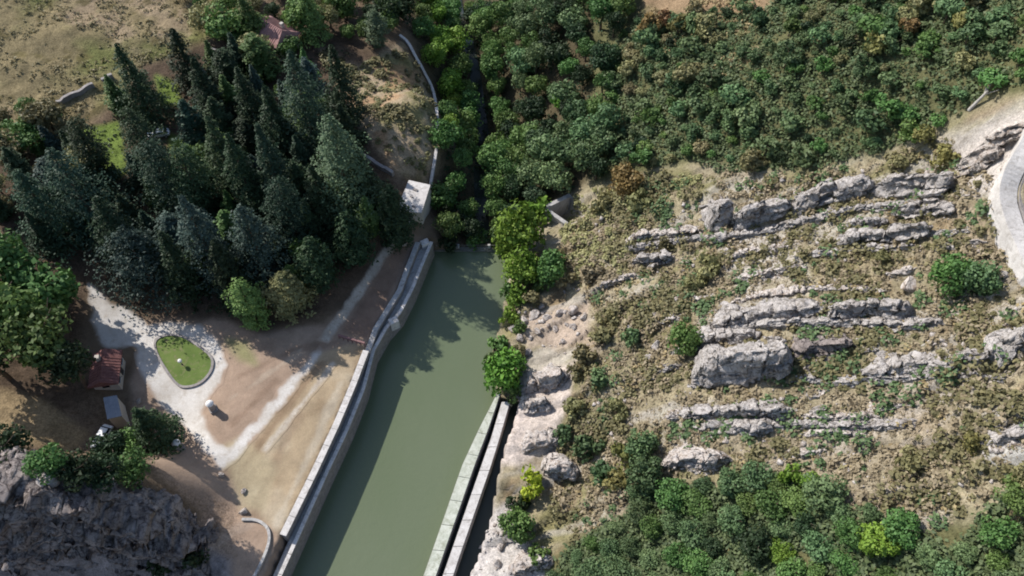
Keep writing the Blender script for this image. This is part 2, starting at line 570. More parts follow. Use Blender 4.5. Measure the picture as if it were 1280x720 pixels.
xs = np.concatenate([-np.geomspace(3000, 136, 16), np.arange(-132, 132.01, 0.55), np.geomspace(136, 3000, 16)])
ys = np.concatenate([-np.geomspace(2500, 30, 14), np.arange(-20, 12, 3.0), np.arange(12, 222, 0.55), np.geomspace(226, 3200, 16)])
GX, GY = np.meshgrid(xs, ys)
cxl, cyl = np.clip(GX, -270, 270), np.clip(GY, -75, 345)
GZ0 = tps(cxl, cyl)
GZ0 = np.clip(GZ0, -11, 110) + fbm(GX / 300, GY / 300, oct=3, seed=50) * 40 * sstep(250, 900, np.hypot(GX, GY - 100))
gpx, gpy, gdep = proj(GX, GY, GZ0)
gpx = np.where(gdep > 5, gpx, -9999); gpy = np.where(gdep > 5, gpy, 9999)
NZ = fbm(GX * 0.12, GY * 0.12, oct=4, seed=3)          # broad unevenness
NZ2 = fbm(GX * 0.5, GY * 0.5, oct=3, seed=9)
FLAT = [(112, 345), (190, 385), (300, 400), (400, 400), (500, 280), (545, 270), (540, 310), (470, 430), (445, 480), (360, 690), (330, 740), (280, 740), (300, 640),
        (230, 610), (180, 570), (165, 500), (110, 490), (100, 380)]
flat = sstep(-12, 14, poly_sd(gpx, gpy, FLAT))
RIGHT = [(632, 330), (700, 250), (760, 230), (860, 205), (1000, 218), (1100, 190), (1190, 150), (1400, 80), (1400, 640), (1180, 690), (1000, 610), (830, 600), (760, 660), (680, 700),
         (560, 800), (610, 640), (630, 560), (650, 500), (625, 400)]
rock_m = sstep(-10, 25, poly_sd(gpx, gpy, RIGHT))
CRAG = [(-200, 588), (0, 596), (60, 606), (125, 618), (185, 640), (240, 668), (290, 700), (300, 800), (-200, 820)]
crag_m = sstep(-6, 10, poly_sd(gpx, gpy, CRAG))
GZ = GZ0 + NZ * 1.1 * (1 - flat) + NZ2 * 0.22 * (1 - 0.85 * flat)
# bedding steps: steep faces towards the viewer, gentle backs; the strike of the beds climbs to the right
bed = (GY * 0.155 - GX * 0.028 + fbm(GX * 0.05, GY * 0.05, oct=3, seed=21) * 1.1)
sw = 1 - (bed - np.floor(bed))
amp = np.clip(0.5 + 1.3 * fbm(GX * 0.05, GY * 0.09, oct=3, seed=33), 0, 1)
GZ += rock_m * amp * 1.7 * (sw - 0.5)
bed2 = (GY * 0.6 - GX * 0.10 + fbm(GX * 0.12, GY * 0.12, oct=2, seed=24) * 1.2)
amp2 = np.clip(0.2 + 1.3 * fbm(GX * 0.08, GY * 0.1, oct=3, seed=38), 0, 1)
GZ += rock_m * amp2 * 0.55 * (0.5 - (bed2 - np.floor(bed2)))
GZ += rock_m * fbm(GX * 0.9, GY * 0.9, oct=3, seed=44) * 0.35
bed3 = (GY * 0.24 + GX * 0.03 + fbm(GX * 0.09, GY * 0.09, oct=3, seed=61) * 1.1)
FRONT = [(-200, 606), (0, 612), (60, 622), (125, 636), (185, 660), (240, 688), (262, 720), (262, 820), (-200, 820)]
GZ -= 4.0 * sstep(-4, 14, poly_sd(gpx, gpy, FRONT))
GZ += crag_m * fbm(GX * 0.32, GY * 0.32, oct=4, seed=64) * 0.8
lake_d = poly_sd(GX, GY, LAKE)
canal_d = poly_sd(GX, GY, CANAL)
GZ = np.where(lake_d > 0, -4.0, GZ)
GZ = np.where(canal_d > 0, -1.5, GZ)
# natural shore on the right: rise gently from the water's edge
shore = np.full(GX.shape, 1e9)
for (x0, y0), (x1, y1) in zip(BANKR[:-1], BANKR[1:]):
    ex, ey = x1 - x0, y1 - y0
    tt = np.clip(((GX - x0) * ex + (GY - y0) * ey) / (ex * ex + ey * ey), 0, 1)
    shore = np.minimum(shore, np.hypot(GX - x0 - tt * ex, GY - y0 - tt * ey))
GZ = np.where((lake_d <= 0) & (shore < 6) & (GX > -3), np.minimum(GZ, 0.2 + shore * 0.75 + 0.3 * NZ2), GZ)
GZ = np.where(poly_sd(gpx, gpy, [(684, 263), (713, 247), (738, 262), (708, 282)]) > 0, GZ - 3.5, GZ)
STREAM = W([(604, 300), (600, 230), (606, 170), (598, 110), (583, 50), (572, 0), (560, -90)], -4.0)


def HT(x, y):
    x = np.asarray(x, float); y = np.asarray(y, float)
    i = np.clip(np.searchsorted(xs, x) - 1, 0, len(xs) - 2)
    j = np.clip(np.searchsorted(ys, y) - 1, 0, len(ys) - 2)
    fx = np.clip((x - xs[i]) / (xs[i + 1] - xs[i]), 0, 1); fy = np.clip((y - ys[j]) / (ys[j + 1] - ys[j]), 0, 1)
    return (GZ[j, i] * (1 - fx) * (1 - fy) + GZ[j, i + 1] * fx * (1 - fy) + GZ[j + 1, i] * (1 - fx) * fy + GZ[j + 1, i + 1] * fx * fy)


def G(px, py, lift=0.0):
    """the ground point under a photograph pixel"""
    d = ray(px, py)
    t = np.linspace(40, 420, 1300)
    p = CAM[None] + t[:, None] * d[None]
    below = p[:, 2] <= HT(p[:, 0], p[:, 1])
    k = int(np.argmax(below)) if below.any() else len(t) - 1
    a, b = t[max(k - 1, 0)], t[k]
    for _ in range(14):
        m_ = (a + b) / 2
        q = CAM + m_ * d
        if q[2] <= HT(q[0], q[1]): b = m_
        else: a = m_
    q = CAM + b * d
    return np.array([q[0], q[1], float(HT(q[0], q[1])) + lift])


# ------------------------------------------------------------------ ground colours (soil zone by zone, tree shade painted in on the upper terrace)
gpx, gpy, gdep = proj(GX, GY, GZ)
gpx = np.where(gdep > 5, gpx, -9999); gpy = np.where(gdep > 5, gpy, 9999)
C = np.zeros(GX.shape + (3,))
wob = fbm(GX * 0.22, GY * 0.22, oct=4, seed=70)
wob2 = fbm(GX * 0.7, GY * 0.7, oct=3, seed=75)
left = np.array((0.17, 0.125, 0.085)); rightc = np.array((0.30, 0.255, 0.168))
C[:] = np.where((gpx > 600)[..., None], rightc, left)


def paint(poly, col, soft=8.0, wobble=8.0, op=1.0):
    sd = poly_sd(gpx, gpy, poly) + wob * wobble
    m_ = (sstep(-soft, soft, sd) * op)[..., None]
    C[:] = C * (1 - m_) + np.asarray(col) * m_


def blotch(poly, col, seed, scale, lo, hi, op=1.0, soft=8, stretch=(1, 1)):
    n_ = fbm(GX * scale * stretch[0], GY * scale * stretch[1], oct=4, seed=seed)
    m_ = sstep(lo, hi, n_) * op
    if poly is not None:
        m_ = m_ * sstep(-soft, soft, poly_sd(gpx, gpy, poly))
    m_ = m_[..., None]
    C[:] = C * (1 - m_) + np.asarray(col) * m_


MEADOW = [(-400, -300), (330, -300), (310, 10), (270, 45), (180, 85), (150, 120), (95, 165), (40, 195), (-50, 230), (-400, 300)]
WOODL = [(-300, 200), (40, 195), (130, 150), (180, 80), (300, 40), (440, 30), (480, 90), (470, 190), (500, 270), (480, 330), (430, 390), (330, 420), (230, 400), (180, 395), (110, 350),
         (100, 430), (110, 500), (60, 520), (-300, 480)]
paint(MEADOW, (0.235, 0.19, 0.105), 12, 10)
blotch(MEADOW, (0.14, 0.16, 0.05), 80, 0.06, -0.3, 0.15, 0.8)
blotch(MEADOW, (0.33, 0.25, 0.17), 83, 0.11, 0.1, 0.4, 0.7)
blotch(MEADOW, (0.12, 0.10, 0.04), 86, 0.45, 0.2, 0.5, 0.7)
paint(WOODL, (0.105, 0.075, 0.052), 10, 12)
SLOPE = [(400, 60), (450, 85), (505, 55), (545, 115), (550, 190), (535, 230), (500, 215), (470, 180), (430, 120)]
paint(SLOPE, (0.36, 0.285, 0.19), 6, 8)
blotch(SLOPE, (0.18, 0.17, 0.07), 90, 0.2, 0.0, 0.35, 0.8)
blotch(SLOPE, (0.36, 0.22, 0.12), 93, 0.16, 0.15, 0.4, 0.7)
for pts in ([(195, 95), (222, 105), (228, 130), (200, 135)], [(210, 165), (250, 185), (240, 205), (215, 195)], [(100, 160), (150, 150), (160, 215), (120, 240), (100, 210)]):
    paint(pts, (0.17, 0.235, 0.055), 4, 4)
TERR = [(440, 430), (460, 435), (441, 480), (392, 590), (353, 669), (335, 655), (300, 620), (280, 580), (320, 548), (400, 440)]
paint([(270, 400), (330, 415), (400, 405), (440, 380), (510, 285), (530, 300), (470, 420), (458, 440), (353, 672), (330, 740), (240, 740), (250, 640), (170, 560), (160, 480), (185, 400)],
      (0.335, 0.245, 0.18), 6, 5)
paint(TERR, (0.37, 0.285, 0.185), 4, 3)
blotch(TERR, (0.27, 0.185, 0.11), 96, 0.13, 0.05, 0.35, 0.7)
blotch(TERR, (0.45, 0.39, 0.29), 99, 0.10, 0.05, 0.4, 0.6)
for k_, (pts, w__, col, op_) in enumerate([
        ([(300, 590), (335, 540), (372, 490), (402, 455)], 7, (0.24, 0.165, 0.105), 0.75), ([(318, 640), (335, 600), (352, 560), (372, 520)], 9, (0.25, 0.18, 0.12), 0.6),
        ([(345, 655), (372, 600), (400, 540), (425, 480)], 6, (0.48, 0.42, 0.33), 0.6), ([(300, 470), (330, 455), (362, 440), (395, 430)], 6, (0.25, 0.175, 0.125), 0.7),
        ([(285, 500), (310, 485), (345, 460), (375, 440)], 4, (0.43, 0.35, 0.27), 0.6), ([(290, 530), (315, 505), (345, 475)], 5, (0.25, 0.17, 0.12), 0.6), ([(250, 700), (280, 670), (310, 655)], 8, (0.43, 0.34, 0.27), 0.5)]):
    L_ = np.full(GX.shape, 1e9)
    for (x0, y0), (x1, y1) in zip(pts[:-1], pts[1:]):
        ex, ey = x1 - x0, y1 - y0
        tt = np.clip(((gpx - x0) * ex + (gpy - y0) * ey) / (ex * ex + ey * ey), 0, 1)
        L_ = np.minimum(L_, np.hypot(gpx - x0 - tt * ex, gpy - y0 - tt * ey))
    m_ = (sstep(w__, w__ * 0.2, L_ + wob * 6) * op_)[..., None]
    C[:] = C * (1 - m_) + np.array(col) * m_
paint([(282, 555), (300, 545), (345, 580), (330, 640), (300, 640), (290, 600)], (0.40, 0.34, 0.22), 6, 6, 0.6)
paint([(425, 415), (500, 300), (520, 300), (462, 425)], (0.20, 0.135, 0.10), 4, 3, 0.85)  # upper terrace strip darkened: tree shade put into the ground colour
paint([(285, 425), (310, 425), (320, 455), (300, 450)], (0.24, 0.24, 0.11), 6, 8, 0.8)
paint([(0, 490), (50, 500), (110, 540), (90, 570), (0, 545), (-60, 530), (-60, 480)], (0.30, 0.225, 0.13), 6, 8)
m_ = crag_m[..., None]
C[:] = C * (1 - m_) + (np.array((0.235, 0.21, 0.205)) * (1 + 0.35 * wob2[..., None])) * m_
paint([(0, 580), (60, 588), (130, 605), (150, 630), (90, 640), (0, 615)], (0.30, 0.25, 0.18), 5, 8, 0.6)
# gorge and woods on the right
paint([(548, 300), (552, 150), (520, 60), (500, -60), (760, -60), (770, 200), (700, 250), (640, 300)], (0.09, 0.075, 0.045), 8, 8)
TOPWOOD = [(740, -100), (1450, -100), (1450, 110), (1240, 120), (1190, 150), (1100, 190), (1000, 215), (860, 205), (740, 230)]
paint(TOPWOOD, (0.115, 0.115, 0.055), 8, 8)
paint([(800, -40), (960, -40), (960, 18), (900, 22), (800, 10)], (0.27, 0.19, 0.115), 8, 10)
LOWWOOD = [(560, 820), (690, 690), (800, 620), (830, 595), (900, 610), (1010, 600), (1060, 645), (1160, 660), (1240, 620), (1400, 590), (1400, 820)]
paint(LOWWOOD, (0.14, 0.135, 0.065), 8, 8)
# hillside: dry grass, bare limestone bands, brown earth
RH = RIGHT
blotch(RH, (0.37, 0.32, 0.225), 110, 0.12, -0.1, 0.3, 0.7, stretch=(1, 1.5))
blotch(RH, (0.20, 0.185, 0.085), 113, 0.17, 0.02, 0.3, 0.8, stretch=(1, 1.3))
blotch(RH, (0.225, 0.165, 0.10), 116, 0.23, 0.12, 0.4, 0.8)
n_ = fbm(GX * 0.10 + GY * 0.01, GY * 0.34 - GX * 0.05, oct=4, seed=119)
m_ = (sstep(0.10, 0.34, n_) * rock_m * 0.68)[..., None]
C[:] = C * (1 - m_) + np.array((0.42, 0.385, 0.35)) * m_
gy_, gx_ = np.gradient(GZ)
dyy = np.gradient(GY, axis=0); dxx = np.gradient(GX, axis=1)
slope = np.hypot(gy_ / dyy, gx_ / dxx)
m_ = (sstep(1.2, 2.2, slope) * rock_m * 0.8)[..., None]
C[:] = C * (1 - m_) + np.array((0.42, 0.39, 0.375)) * m_
paint([(905, 300), (1000, 285), (1010, 350), (930, 370), (900, 340)], (0.52, 0.48, 0.44), 8, 16, 0.7)
paint([(1190, 195), (1230, 165), (1285, 140), (1300, 210), (1245, 250), (1200, 240)], (0.52, 0.47, 0.44), 8, 8, 0.85)
paint([(655, 470), (715, 460), (710, 500), (690, 560), (650, 585), (620, 580), (640, 510)], (0.58, 0.50, 0.455), 5, 6, 0.95)
paint([(635, 395), (735, 380), (740, 425), (660, 440)], (0.46, 0.37, 0.31), 5, 8, 0.8)
paint([(600, 650), (640, 620), (660, 680), (690, 730), (570, 740)], (0.54, 0.50, 0.48), 5, 8, 0.9)
paint([(1230, 510), (1290, 510), (1290, 590), (1230, 590)], (0.42, 0.41, 0.41), 8, 12, 0.8)
paint([(860, 510), (1100, 500), (1200, 520), (1180, 600), (1100, 630), (950, 590)], (0.37, 0.31, 0.24), 14, 20, 0.5)
paint([(1190, 255), (1245, 255), (1260, 330), (1200, 330)], (0.36, 0.29, 0.21), 8, 10, 0.7)
C[:] *= (1 - 0.06 * rock_m[..., None] * np.array((0.9, 0.85, 1.25)))
C[:] *= (1 + 0.22 * wob2[..., None] + 0.15 * wob[..., None])
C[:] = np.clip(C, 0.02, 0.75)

m, t, b = mat_new('soil')
at = t.nodes.new('ShaderNodeAttribute'); at.attribute_name = 'tint'
n1 = noise_node(t, 1.3, 6, 0.75)
n2 = noise_node(t, 4.0, 4, 0.7)
c = mixc(t, at.outputs['Alpha'], at.outputs['Color'], ramp(t, n1, [(0.30, (0.62, 0.60, 0.56)), (0.52, (1.0, 1.0, 1.0)), (0.72, (1.32, 1.28, 1.22))]), 'MULTIPLY')
c = mixc(t, at.outputs['Alpha'], c, ramp(t, n2, [(0.36, 0.7), (0.5, 1.0), (0.66, 1.22)]), 'MULTIPLY')
t.links.new(c, b.inputs['Base Color'])
b.inputs['Roughness'].default_value = 0.95
b.inputs['Specular IOR Level'].default_value = 0.1
bp_ = t.nodes.new('ShaderNodeMath'); bp_.operation = 'MULTIPLY'
t.links.new(noise_node(t, 2.2, 6, 0.75), bp_.inputs[0]); t.links.new(at.outputs['Alpha'], bp_.inputs[1])
bump(t, b, bp_.outputs[0], 0.8, 0.35)
SOIL = m
ny, nx = GX.shape
idx = np.arange(ny * nx).reshape(ny, nx)
quads = np.stack([idx[:-1, :-1], idx[:-1, 1:], idx[1:, 1:], idx[1:, :-1]], -1).reshape(-1, 4)
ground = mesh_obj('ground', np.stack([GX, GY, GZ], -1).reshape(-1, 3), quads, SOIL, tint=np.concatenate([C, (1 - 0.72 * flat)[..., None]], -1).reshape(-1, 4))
tag(ground, 'rocky valley sides and terraced bank around the green lake', 'ground', kind='structure')


def sheet(name, poly, mat, lift=0.06, step=1.0, z=None, feather=0.0):
    """a sheet filling a world polygon and lying on the ground (or flat at z)"""
    poly = [tuple(p) for p in poly]
    dense = []
    n_ = len(poly)
    for i in range(n_):
        a_, b_ = np.array(poly[i]), np.array(poly[(i + 1) % n_])
        k = max(1, int(np.linalg.norm(b_ - a_) / step))
        dense += [tuple(a_ + (b_ - a_) * j / k) for j in range(k)]
    A_ = np.array(dense)
    gx, gy = np.meshgrid(np.arange(A_[:, 0].min(), A_[:, 0].max(), step), np.arange(A_[:, 1].min(), A_[:, 1].max(), step))
    sd = poly_sd(gx.ravel(), gy.ravel(), dense)
    ins = np.stack([gx.ravel()[sd > step * 0.4], gy.ravel()[sd > step * 0.4]], 1)
    pts = [Vector(p) for p in dense] + [Vector(p) for p in ins]
    k = len(dense)
    r = delaunay_2d_cdt(pts, [(i, (i + 1) % k) for i in range(k)], [], 1, 1e-4)
    v = np.array([(p.x, p.y) for p in r[0]])
    zz = HT(v[:, 0], v[:, 1]) + lift if z is None else np.full(len(v), z)
    i_ = np.clip(np.searchsorted(xs, v[:, 0]), 0, len(xs) - 1); j_ = np.clip(np.searchsorted(ys, v[:, 1]), 0, len(ys) - 1)
    edge = 1 - sstep(0.15 * feather, 1.0 * feather, np.maximum(poly_sd(v[:, 0], v[:, 1], dense), 0) + 0.35 * feather * vnoise(v[:, 0] * 0.7, v[:, 1] * 0.7, 0, 15)) if feather else np.zeros(len(v))
    return mesh_obj(name, np.column_stack([v, zz]), [tuple(q) for q in r[2]], mat, smooth=True, tint=np.column_stack([C[j_, i_], edge]))


def smooth_poly(pts, it=2, closed=True):
    p = [np.array(q, float) for q in pts]
    for _ in range(it):
        q = []
        n_ = len(p)
        for i in range(n_ if closed else n_ - 1):
            a_, b_ = p[i], p[(i + 1) % n_]
            q += [a_ * 0.75 + b_ * 0.25, a_ * 0.25 + b_ * 0.75]
        p = q if closed else [p[0]] + q + [p[-1]]
    return [tuple(a_) for a_ in p]


def jitter_edge(pts, amp=0.25, step=0.8, seed=1):
    out = []
    n_ = len(pts)
    for i in range(n_):
        a_, b_ = np.array(pts[i]), np.array(pts[(i + 1) % n_])
        k = max(1, int(np.linalg.norm(b_ - a_) / step))
        for j in range(k):
            q = a_ + (b_ - a_) * j / k
            out.append((q[0] + amp * float(vnoise(q[0] * 0.8, q[1] * 0.8, 0.3, seed)), q[1] + amp * float(vnoise(q[0] * 0.8, q[1] * 0.8, 5.3, seed + 4))))
    return out


def offset(pl, d):
    p = np.array(pl)
    tg = np.gradient(p, axis=0)
    tg /= np.linalg.norm(tg, axis=1)[:, None] + 1e-9
    return [tuple(q) for q in p + np.stack([tg[:, 1], -tg[:, 0]], 1) * d]


# ------------------------------------------------------------------ water
lkp = list(offset(outer, 0.8)) + [tuple(P(300, 800, 0)[:2])] + [tuple(np.array(p) + (0.5, 0)) for p in WALL1L[::-1]] + [tuple(np.array(p) + (2.5, 0)) for p in BANKR[::-1]] + [(DAM[1][0] + 2, DAM[1][1] + 0.6), (DAM[0][0] - 0.5, DAM[0][1] + 0.6)]
lk = sheet('lake_water', lkp, WATER, step=3.0, z=0.0)
tag(lk, 'still murky green lake between the two banks', 'water', kind='structure')
lo = np.array(WALL1R); hi = np.array(GAPR)
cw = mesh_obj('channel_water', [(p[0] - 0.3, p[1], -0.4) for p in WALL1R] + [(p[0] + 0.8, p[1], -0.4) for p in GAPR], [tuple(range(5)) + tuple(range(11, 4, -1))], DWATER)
tag(cw, 'narrow dark channel behind the long concrete wall', 'water', kind='structure')
stL = [(p[0] - 1.3, p[1]) for p in STREAM]; stR = [(p[0] + 1.3, p[1]) for p in STREAM]
sp_ = smooth_poly(stL, 2, False) + smooth_poly(stR, 2, False)[::-1]
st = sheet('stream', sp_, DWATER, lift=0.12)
tag(st, 'dark stream at the bottom of the wooded gorge', 'stream', kind='structure')

# ------------------------------------------------------------------ walls along the water
def solid_strip(mb, A_, B_, zt, zb):
    """closed solid between two polylines of equal length"""
    n_ = len(A_)
    zt = [zt] * n_ if not isinstance(zt, (list, np.ndarray)) else zt
    zb = [zb] * n_ if not isinstance(zb, (list, np.ndarray)) else zb
    v, f = [], []
    for i in range(n_):
        v += [(*A_[i], zt[i]), (*B_[i], zt[i]), (*B_[i], zb[i]), (*A_[i], zb[i])]
    for i in range(n_ - 1):
        a_, c_ = 4 * i, 4 * i + 4
        for k in range(4):
            f.append((a_ + k, a_ + (k + 1) % 4, c_ + (k + 1) % 4, c_ + k))
    f += [(0, 1, 2, 3), (4 * n_ - 1, 4 * n_ - 2, 4 * n_ - 3, 4 * n_ - 4)]
    mb.add(v, f)


def resamp(pl, step=1.5):
    out = [tuple(pl[0])]
    for a_, b_ in zip(pl[:-1], pl[1:]):
        a_, b_ = np.array(a_), np.array(b_)
        k = max(1, int(np.linalg.norm(b_ - a_) / step))
        out += [tuple(a_ + (b_ - a_) * j / k) for j in range(1, k + 1)]
    return out


def arc_pair(A_, B_, n_=60):
    def rs(pl):
        pl = np.array(pl)
        s = np.append(0, np.cumsum(np.linalg.norm(np.diff(pl, axis=0), axis=1)))
        u = np.linspace(0, s[-1], n_)
        return [(float(np.interp(q, s, pl[:, 0])), float(np.interp(q, s, pl[:, 1]))) for q in u]
    return rs(A_), rs(B_)


def cast_strip(mb, A_, B_, zt, zb, every=3.0, gap=0.07):
    A_, B_ = arc_pair(A_, B_, 400)
    A_, B_ = np.array(A_), np.array(B_)
    s_ = np.append(0, np.cumsum(np.linalg.norm(np.diff(A_, axis=0), axis=1)))
    n__ = max(1, int(s_[-1] / every))
    for k in range(n__):
        u0, u1 = s_[-1] * k / n__ + gap / 2, s_[-1] * (k + 1) / n__ - gap / 2
        uu = np.linspace(u0, u1, 5)
        f = lambda P_: [(float(np.interp(q, s_, P_[:, 0])), float(np.interp(q, s_, P_[:, 1]))) for q in uu]
        dz = random.uniform(-0.015, 0.015)
        solid_strip(mb, f(A_), f(B_), zt + dz, zb)


# offset() moves to the right of travel: lines run from the far end towards the viewer, so right of travel is -x (land side)
inn_s = inner[:5] + inner[5:]
mb = MB()
qa = offset(outer, 0.35)
A_, B_ = arc_pair(outer, offset(inner, -0.5))
solid_strip(mb, offset(A_, 0.4), B_, ZPROM, -4.5)
prom = mb.build('lakeside_walkway', CONC)
tag(prom, 'narrow concrete walkway along the left shore of the lake', 'walkway', kind='structure')
rw = empty('retaining_wall', (*outer[6], 0), 0, 'long concrete retaining wall with a low parapet dropping into the lake on its left shore', 'wall')


def child_of(o, e):
    o.parent = e
    o.matrix_parent_inverse = e.matrix_world.inverted() if False else o.matrix_parent_inverse
    # keep world coordinates: shift the mesh by the parent's base
    L = np.array(e.location)
    n_ = len(o.data.vertices)
    co = np.empty(n_ * 3, np.float32); o.data.vertices.foreach_get('co', co)
    co = co.reshape(-1, 3) - L
    if abs(e.rotation_euler[2]) > 1e-6:
        a_ = -e.rotation_euler[2]
        x_, y_ = co[:, 0].copy(), co[:, 1].copy()
        co[:, 0] = x_ * math.cos(a_) - y_ * math.sin(a_); co[:, 1] = x_ * math.sin(a_) + y_ * math.cos(a_)
    o.data.vertices.foreach_set('co', co.astype(np.float32).ravel())
    o.data.update()
    return o


mb = MB(); solid_strip(mb, resamp(outer), offset(resamp(outer), 0.398), ZPAR - 0.15, -4.5)
child_of(mb.build('wall_face', STONEW), rw)
mb = MB(); cast_strip(mb, offset(resamp(outer), -0.08), offset(resamp(outer), 0.52), ZPAR, ZPAR - 0.148)
child_of(mb.build('coping', CONCP), rw)
# lit pier caps where the wall kinks
for (a, b_) in ((531, 303), (492, 401)):
    c_ = P(a, b_, ZPAR + 0.3)
    mb = MB(); mb.box((c_[0], c_[1], ZPAR - 0.6), (1.6, 1.3, 2.2), 0.5)
    p_ = child_of(mb.build('pier', CONCP, None, 0.05), rw)
tw = empty('terrace_wall', (*inner[7], ZPROM), 0, 'pale low wall holding the bare brown terrace above the lakeside walkway', 'wall')
it = resamp(inner[5:10])
mb = MB(); solid_strip(mb, offset(it, -0.55), offset(it, 0.1), ZTER - 0.12, -2.0)
child_of(mb.build('wall_face', STONEW), tw)
mb = MB(); cast_strip(mb, offset(it, -0.6), offset(it, 0.45), ZTER + 0.06, ZTER - 0.118)
child_of(mb.build('coping', CONCP), tw)
tw2 = empty('terrace_wall', (*inner[2], ZPROM), 0, 'shaded stone wall between the tree-shaded terrace and the upper walkway', 'wall')
it2 = resamp(inner[:6])
mb = MB(); solid_strip(mb, offset(it2, -0.6), offset(it2, 0.25), ZTER - 0.7, -2.0)
child_of(mb.build('wall_face', STONEW), tw2)
mb = MB(); solid_strip(mb, offset(it2, -0.64), offset(it2, 0.3), ZTER - 0.55, ZTER - 0.698)
child_of(mb.build('coping', CONC), tw2)

# right shore: two concrete walls with a dark channel between them
def wall_between(name, L, R, zt, mat, label, lipmat):
    e = empty(name, (*L[2], 0), 0, label, 'wall')
    mb = MB(); solid_strip(mb, L, R, zt - 0.16, -4.0)
    child_of(mb.build('wall_face', STONEW), e)
    A2, B2 = offset(L, -0.06), offset(R, 0.06)
    mb = MB(); cast_strip(mb, A2, B2, zt, zt - 0.155, 4.0, 0.09)
    child_of(mb.build('coping', lipmat), e)
    return e


wall_between('channel_wall', WALL1L, WALL1R, 2.4, CONCG, 'long tapering pale green concrete wall at the right edge of the lake', CONCG)
i_ = 1
cutA = [WALL2L[0], WALL2L[1]]; cutB = [WALL2R[0], WALL2R[1]]
wall_between('channel_wall', cutA, cutB, 2.0, CONCP, 'short pale concrete wall stub below the bush, left of the pink rock', CONCP) if False else None
wall_between('channel_wall', WALL2L, WALL2R, 2.0, CONCP, 'narrower whitish concrete wall on the rock side of the dark channel', CONCP)
# dam across the far end of the lake
dm = empty('dam_wall', (DAM[0][0], DAM[0][1], 0), 0, 'low shaded concrete dam across the far end of the green lake', 'dam')
da = [(DAM[0][0] - 1.5, DAM[0][1]), (DAM[1][0] + 1.5, DAM[1][1])]
mb = MB(); solid_strip(mb, resamp(da), [(p[0], p[1] + 1.1) for p in resamp(da)], 0.25, -6.0)
child_of(mb.build('wall_face', DAMDARK), dm)
for k, fx_ in enumerate((0.12, 0.33, 0.36, 0.7, 0.95)):
    px_ = da[0][0] + (da[1][0] - da[0][0]) * fx_
    mb = MB(); mb.box((px_, da[0][1] + 0.5, 1.05), (0.5 if k != 1 else 0.9, 0.4, 0.9)); child_of(mb.build('post', CONC), dm)
mb = MB()
mb.tube((da[0][0], da[0][1] + 0.5, 1.35), (da[1][0], da[0][1] + 0.5, 1.35), 0.05, 0.05)
child_of(mb.build('rail', DAMDARK), dm)

# kerb wall curving round the corner of the near plaza
kp = smooth_poly([tuple(G(a, b_)[:2]) for a, b_ in [(303, 650), (322, 650), (336, 660), (338, 676), (331, 697), (318, 722), (305, 745)]], 2, False)
kz = [float(HT(*p)) for p in kp]
mb = MB(); solid_strip(mb, offset(kp, -0.22), offset(kp, 0.22), [z_ + 0.42 for z_ in kz], [z_ - 0.6 for z_ in kz])
k_ = mb.build('kerb_wall', CONC, None, 0.04)
tag(k_, 'pale rounded kerb wall curving round the near corner of the dirt plaza', 'wall')

# parapet wall above the gorge
pp = [tuple(G(a, b_)[:2]) for a, b_ in [(500, 48), (510, 56), (520, 75), (533, 98), (541, 113), (546, 135), (548, 160), (547, 185), (544, 205), (537, 240), (536, 262)]]
pp = resamp(smooth_poly(pp, 2, False), 1.2)
pz = [float(HT(*p)) for p in pp]
pw = empty('parapet_wall', (*pp[10], pz[10]), 0, 'thin whitish parapet wall curving down the edge of the bare slope above the gorge', 'wall')
mb = MB(); solid_strip(mb, offset(pp, -0.22), offset(pp, 0.22), [z_ + 0.9 for z_ in pz], [z_ - 2.5 for z_ in pz])
child_of(mb.build('wall_face', STONEW), pw)
mb = MB(); solid_strip(mb, offset(pp, -0.30), offset(pp, 0.30), [z_ + 1.02 for z_ in pz], [z_ + 0.902 for z_ in pz])
child_of(mb.build('coping', CONCP), pw)

# ------------------------------------------------------------------ drive, paths and the lawn island
DRIVE = [(108, 350), (122, 358), (140, 376), (165, 384), (185, 404), (215, 400), (250, 404), (276, 424), (286, 455), (280, 480), (263, 497), (256, 515), (265, 538), (283, 557), (298, 545),
         (330, 508), (355, 478), (384, 445), (398, 432), (410, 439), (392, 462), (362, 500), (322, 546), (296, 578), (274, 594), (262, 576), (235, 542), (205, 516), (186, 492), (172, 462),
         (165, 434), (146, 440), (122, 432), (112, 400)]
drive_w = jitter_edge([tuple(G(a, b_)[:2]) for a, b_ in DRIVE], 0.35)
d_ = sheet('gravel_drive', drive_w, GRAVEL, 0.03, 0.5, feather=0.9)
tag(d_, 'white gravel drive looping round the grass oval', 'drive', kind='structure')
isl = [(195, 150), (270, 110), (380, 108), (480, 150), (580, 220), (648, 290), (645, 370), (595, 450), (520, 503), (420, 520), (365, 495), (300, 420), (240, 320), (200, 220)]
isl_w = smooth_poly([tuple(G(160 + a / 6, 400 + b_ / 6)[:2]) for a, b_ in isl], 2)
lw_ = sheet('lawn', isl_w, LAWN, 0.16, 0.7)
tag(lw_, 'egg-shaped green lawn in the middle of the gravel loop', 'lawn', kind='structure')
ring = isl_w + [isl_w[0]]
ring_z = [float(HT(*p)) for p in ring]
cen = np.mean(np.array(isl_w), 0)
inn_r = [tuple(np.array(p) + (cen - np.array(p)) / np.linalg.norm(cen - np.array(p)) * 0.45) for p in ring]
mb = MB(); solid_strip(mb, ring, inn_r, [z_ + 0.30 for z_ in ring_z], [z_ - 0.3 for z_ in ring_z])
tag(mb.build('stone_kerb', STONEW), 'grey stone kerb ringing the egg-shaped lawn', 'kerb')
pa = [(404, 428), (420, 405), (440, 378), (462, 345), (482, 315), (500, 292), (515, 275), (520, 262)]
pw_ = [np.array(G(a, b_)[:2]) for a, b_ in pa]
pl_ = smooth_poly([tuple(p) for p in pw_], 2, False)
